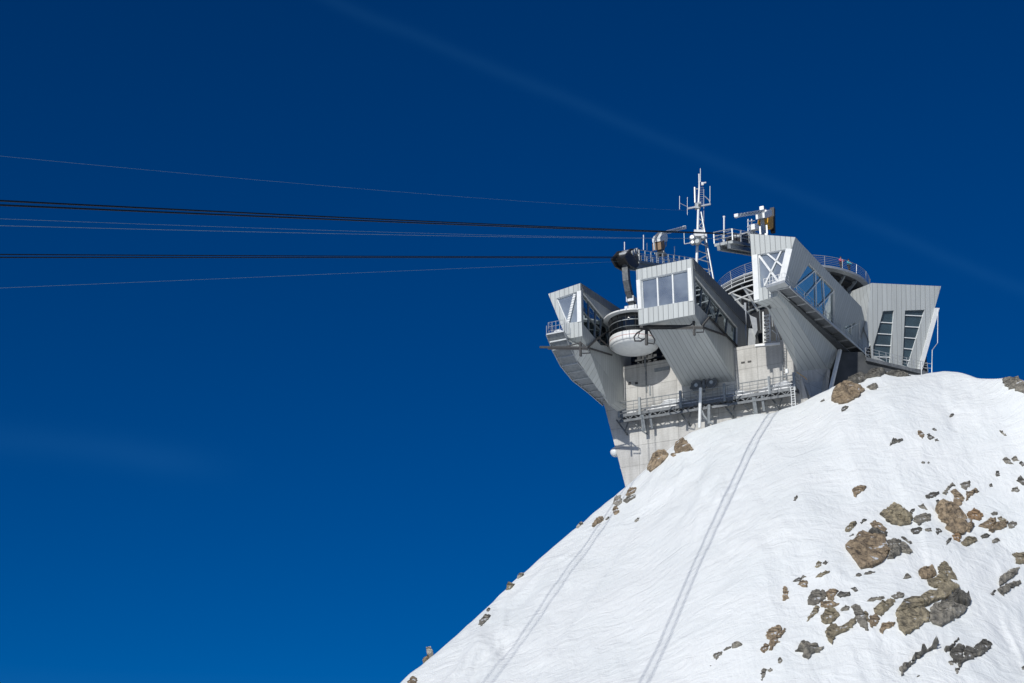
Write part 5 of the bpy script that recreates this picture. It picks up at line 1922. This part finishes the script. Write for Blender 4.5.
 ('G', 'dark', 'dark ridge trailing right from the speckled main lump', '610,195 650,205 750,240 680,270 600,300 562,342 552,322 602,270 595,250'),
 ('G', 'dark', 'separate dark slab at the upper right of the speckled main lump', '665,200 705,170 750,145 800,180 790,205 740,232'),
 ('G', 'dark', 'thin dark rib at the upper left of the speckled main lump', '455,215 500,200 550,135 565,140 510,210 470,235'),
 ('G', 'grey', 'small grey foot stone under the speckled main lump', '535,347 570,347 555,388 540,385'),
 ('G', 'dark', 'small dark stone at the right edge near the bottom corner', '1005,340 1035,330 1040,358 1008,355'),
 ('G', 'grey', 'small stone left under the speckled main lump', '485,297 515,297 522,325 500,322'),
 ('G', 'dark', 'tiny dark stone below the long thin grey blade', '258,408 275,392 285,398 265,412'),
 ('H', 'brown', 'large rough brown rock against the foot of the concrete wall', '555,225 575,155 610,130 650,130 675,155 650,190 600,235 560,265 540,245'),
 ('H', 'brown', 'pointed brown rock with snow cap at the foot of the concrete wall', '710,130 715,95 765,55 800,95 830,125 770,135 740,145 712,150'),
 ('H', 'brown', 'small brown stone between the two rocks at the concrete wall', '685,155 715,148 720,160 700,168'),
 ('H', 'brown', 'upper brown rock on the ridge just below the concrete corner', '408,405 430,365 475,362 465,390 420,412'),
 ('H', 'grey', 'lower dark band of rock on the ridge below the concrete corner', '392,440 430,415 470,407 465,425 410,458'),
 ('H', 'pale', 'pale upright rock on the ridge line left of the concrete corner', '330,460 340,420 375,410 385,455 355,475'),
 ('H', 'brown', 'brown stone below the pale upright rock on the ridge', '330,515 335,480 355,478 370,510 345,528'),
 ('H', 'brown', 'spiky brown rock on the upper left ridge slope', '200,595 240,545 265,540 270,565 235,585 210,605'),
 ('H', 'grey', 'small grey sliver alone on the snow below the ridge rocks', '465,565 495,545 490,560 470,575'),
 ('H', 'pale', 'low pale stone sitting on the ridge skyline', '100,605 118,582 135,570 140,582 110,612'),
 ('H', 'dark', 'small dark stone right of the spiky brown rock', '280,560 305,540 300,555'),
 ('I', 'brown', 'broad tan outcrop just below the dark undercroft of the station', '115,295 150,260 195,245 220,200 270,185 410,180 460,215 420,240 390,285 260,345 190,355 130,325'),
 ('I', 'grey', 'low grey rock right of the broad tan outcrop', '475,180 540,155 595,175 580,200 520,205'),
 ('I', 'dark', 'small dark forked stone under the broad tan outcrop', '218,410 245,380 295,380 250,420 220,430'),
 ('I', 'dark', 'thin dark sliver left of the broad tan outcrop', '0,330 40,305 50,315 20,330'),
 ('P', 'dark', 'dark rock in the shade at the mouth of the undercroft, beside the broad tan outcrop', '845,385.5 851,377 861,373 867,377 864,382 855,385'),
 ('P', 'dark', 'dark snow-dusted rock under the walkway end, middle of three on the skyline', '863,379 871,369.5 881,368.5 887,373 880,377'),
 ('P', 'dark', 'low dark rock on the skyline under the far right block', '885,374.5 892,370 904,371.5 911,376 898,377'),
 ('J', 'dark', 'dark flat rock farthest left on the upper right snow face', '130,308 150,285 145,273 220,265 200,280 160,295'),
 ('J', 'brown', 'small brown rock on the upper right snow face', '315,215 340,205 365,235 345,262 325,235'),
 ('J', 'dark', 'dark stone right beside the small brown rock on the upper snow face', '380,250 390,225 430,255 400,268'),
 ('J', 'dark', 'lowest small dark stone right of the small brown rock', '430,265 450,258 462,275 435,278'),
 ('J', 'dark', 'flat dark chip above the small brown rock on the upper snow face', '410,195 430,192 445,205 425,205'),
 ('J', 'dark', 'small square dark stone highest on the upper right snow face', '525,115 545,92 560,98 535,118'),
 ('J', 'grey', 'thin slanting grey sliver on the right-hand snow face', '860,205 880,215 910,240 895,240 870,220'),
 ('J', 'grey', 'grey rock at the top left of the right-edge cluster', '880,400 910,385 935,405 955,430 905,425'),
 ('J', 'grey', 'flat grey rock in the middle of the right-edge cluster', '938,395 970,388 995,405 955,412'),
 ('J', 'dark', 'dark rock at the right end of the right-edge cluster', '990,425 1005,410 1030,430 1012,445'),
 ('J', 'dark', 'pair of specks left below the small brown rock on the snow face', '340,420 352,410 366,414 352,424'),
 ('J', 'dark', 'single speck right of the pair of specks on the snow face', '380,420 390,412 398,420 388,426'),
 ('K', 'grey', 'dark jagged outcrop on the skyline at the right edge', '575,280 600,262 650,255 760,255 874,305 950,350 950,520 874,465 780,430 640,375 580,320'),
 ('L', 'grey', 'flat grey stone on the left ridge slope', '440,345 470,310 505,310 490,330 445,370'),
 ('L', 'pale', 'upright pale stone on the left skyline, lower one', '145,485 170,480 183,505 165,525 148,515'),
 ('L', 'brown', 'brown stone under the upright pale stone on the left skyline', '125,560 130,545 155,527 162,535'),
 ('L', 'olive', 'tan stone on the left skyline halfway up the ridge', '588,168 592,140 602,122 640,135 612,165'),
 ('L', 'pale', 'pale flat stone on the left skyline just above the tan one', '650,98 660,75 688,70 680,90 655,105'),
 ('L', 'brown', 'brown rock at the bottom edge of the left ridge', '40,680 70,650 95,660 92,695 45,695'),
 ('L', 'dark', 'tiny dark stone above the flat grey stone on the left ridge', '480,285 495,268 500,275 488,290'),
 ('P', 'dark', 'tiny dark stone on open snow right of the cable shadows', '793,501 797,495 798,497 795.5,501'),
]


def rock(crop, kind, label, s):
    ox, oy, k = CROP[crop]
    px = [(ox + float(a) / k, oy + float(b) / k) for a, b in (t.split(',') for t in s.split())]
    cx = sum(p[0] for p in px) / len(px); cy = sum(p[1] for p in px) / len(px)
    hits = [hit(*p) for p in px]
    good = [h for h in hits if h is not None]
    base_y = np.mean([h[1] for h in good]) if good else np.interp(cx, [c[0] for c in CREST_PX], [c[2] for c in CREST_PX])
    P = [h if h is not None else at(p[0], p[1], base_y - .1) for h, p in zip(hits, px)]
    P = np.array(P)
    C = P.mean(0)
    # local frame: outward direction of the slope
    nrm = unit([-.12, -.80, .58])
    u = unit(np.cross(Zup, nrm)); v = np.cross(nrm, u)
    Q = np.array([[np.dot(p - C, u), np.dot(p - C, v)] for p in P])
    h0 = np.array([np.dot(p - C, nrm) for p in P])
    span = Q.max(0) - Q.min(0)
    size = float(np.sqrt(max(span[0] * span[1], .02)))
    minw = float(min(span)) + .05
    rr = np.random.default_rng(abs(hash(s)) % 1000 if False else sum(map(ord, s)))
    # densify and roughen the outline
    ring = []; rh = []
    n = len(Q)
    step = max(.18, size / 14)
    for i in range(n):
        a, b = Q[i], Q[(i + 1) % n]
        m = max(1, int(np.linalg.norm(b - a) / step))
        for j in range(m):
            t = j / m
            q = a * (1 - t) + b * t
            if j:
                q = q + rr.normal(0, step * .30, 2)
            ring.append(q); rh.append(h0[i] * (1 - t) + h0[(i + 1) % n] * t)
    ring = np.array(ring); rh = np.array(rh)
    # interior points
    pts = []
    st = max(.15, size / 17)
    for gx in np.arange(Q[:, 0].min(), Q[:, 0].max(), st):
        for gy in np.arange(Q[:, 1].min(), Q[:, 1].max(), st):
            q = np.array([gx, gy]) + rr.uniform(-.35, .35, 2) * st
            ins = False
            j = len(ring) - 1
            for i in range(len(ring)):
                if (ring[i, 1] > q[1]) != (ring[j, 1] > q[1]) and q[0] < (ring[j, 0] - ring[i, 0]) * (q[1] - ring[i, 1]) / (ring[j, 1] - ring[i, 1] + 1e-12) + ring[i, 0]:
                    ins = not ins
                j = i
            if ins:
                dd = np.min(np.linalg.norm(ring - q, axis=1))
                if dd > st * .35:
                    pts.append((q, dd))
    # facet planes: the surface is the lowest of several tilted planes, giving broken faces
    H = min(.55 * minw, 2.3) + .08
    planes = []
    for _ in range(9):
        c = np.array([rr.uniform(Q[:, 0].min(), Q[:, 0].max()), rr.uniform(Q[:, 1].min(), Q[:, 1].max())])
        g = rr.normal(0, .75, 2)
        planes.append((c, g, H * rr.uniform(.75, 1.15)))
    V = []; h_in = []
    for q, dd in pts:
        e = min(h for h in [hh + np.dot(g, q - c) for c, g, hh in planes])
        e = max(.22 * H, e)
        e = min(e, .25 * H + dd * 2.2)
        s1 = max(.3, size * .22)
        n1 = float(vnoise(np.array([q[0] / s1 + 11 * size]), np.array([q[1] / s1 + 3]))[0])
        n2 = float(vnoise(np.array([q[0] / s1 * 2.7 + 5]), np.array([q[1] / s1 * 2.7 + 9]))[0])
        e += H * (.22 * (abs(n1) * 2 - .4) + .12 * n2) * min(1, dd / (.25 * minw + .05))
        e += rr.normal(0, .03 * min(1, size))
        V.append((q, e))
    w = 1.0 / (np.linalg.norm(np.array([q for q, _ in V])[:, None, :] - ring[None], axis=2) ** 2 + .02) if V else None
    coords = [Vector(q) for q in ring] + [Vector(q) for q, _ in V]
    edges = [(i, (i + 1) % len(ring)) for i in range(len(ring))]
    res = delaunay_2d_cdt(coords, edges, [list(range(len(ring)))], 1, 1e-5)
    vco, fcs, orig = res[0], res[2], res[3]
    hts = []
    for i, o_ in enumerate(orig):
        j = o_[0] if o_ else 0
        if j < len(ring):
            hts.append(rh[j] + .14 * H)
        else:
            wi = w[j - len(ring)]
            hts.append(float((wi * rh).sum() / wi.sum()) + V[j - len(ring)][1])
    verts = [C + u * c[0] + v * c[1] + nrm * hh for c, hh in zip(vco, hts)]
    for i, p in enumerate(verts):      # keep the whole top face clear of the snow drifts
        o_ = orig[i]
        if o_ and o_[0] >= len(ring):
            need = float(height(np.array([p[0]]), np.array([p[1]]))[0]) + .16 + .12 * H
            if p[2] < need:
                verts[i] = p + nrm * min(.7, (need - p[2]) * .75)
    nb = len(ring)
    b = MB()
    b.v = [np.asarray(p) for p in verts]
    fs = []
    for f in fcs:
        f = list(f)
        fs.append(f)
    b.f = fs; b.m = [0] * len(fs); b.uv = [(0, 0)] * sum(len(f) for f in fs)
    # buried skirt that closes the rock under the snow
    omap = {}
    for i, o_ in enumerate(orig):
        for j in o_:
            omap.setdefault(j, i)
    rid = [omap[i] for i in range(nb) if i in omap]
    depth = .5 * minw + .25
    low = []
    for i in rid:
        p = b.v[i] * .92 + C * .08 - nrm * depth
        low.append(len(b.v)); b.v.append(p)
    m_ = len(rid)
    for i in range(m_):
        j = (i + 1) % m_
        b.f.append([rid[j], rid[i], low[i], low[j]]); b.m.append(0); b.uv += [(0, 0)] * 4
    b.f.append(low); b.m.append(0); b.uv += [(0, 0)] * len(low)
    o = b.build('rock', ROCK[kind], None, origin=C, recalc=True)
    return tag(o, label, 'rock', 'rocks breaking through the snow')


for r_ in ROCKS:
    rock(*r_)
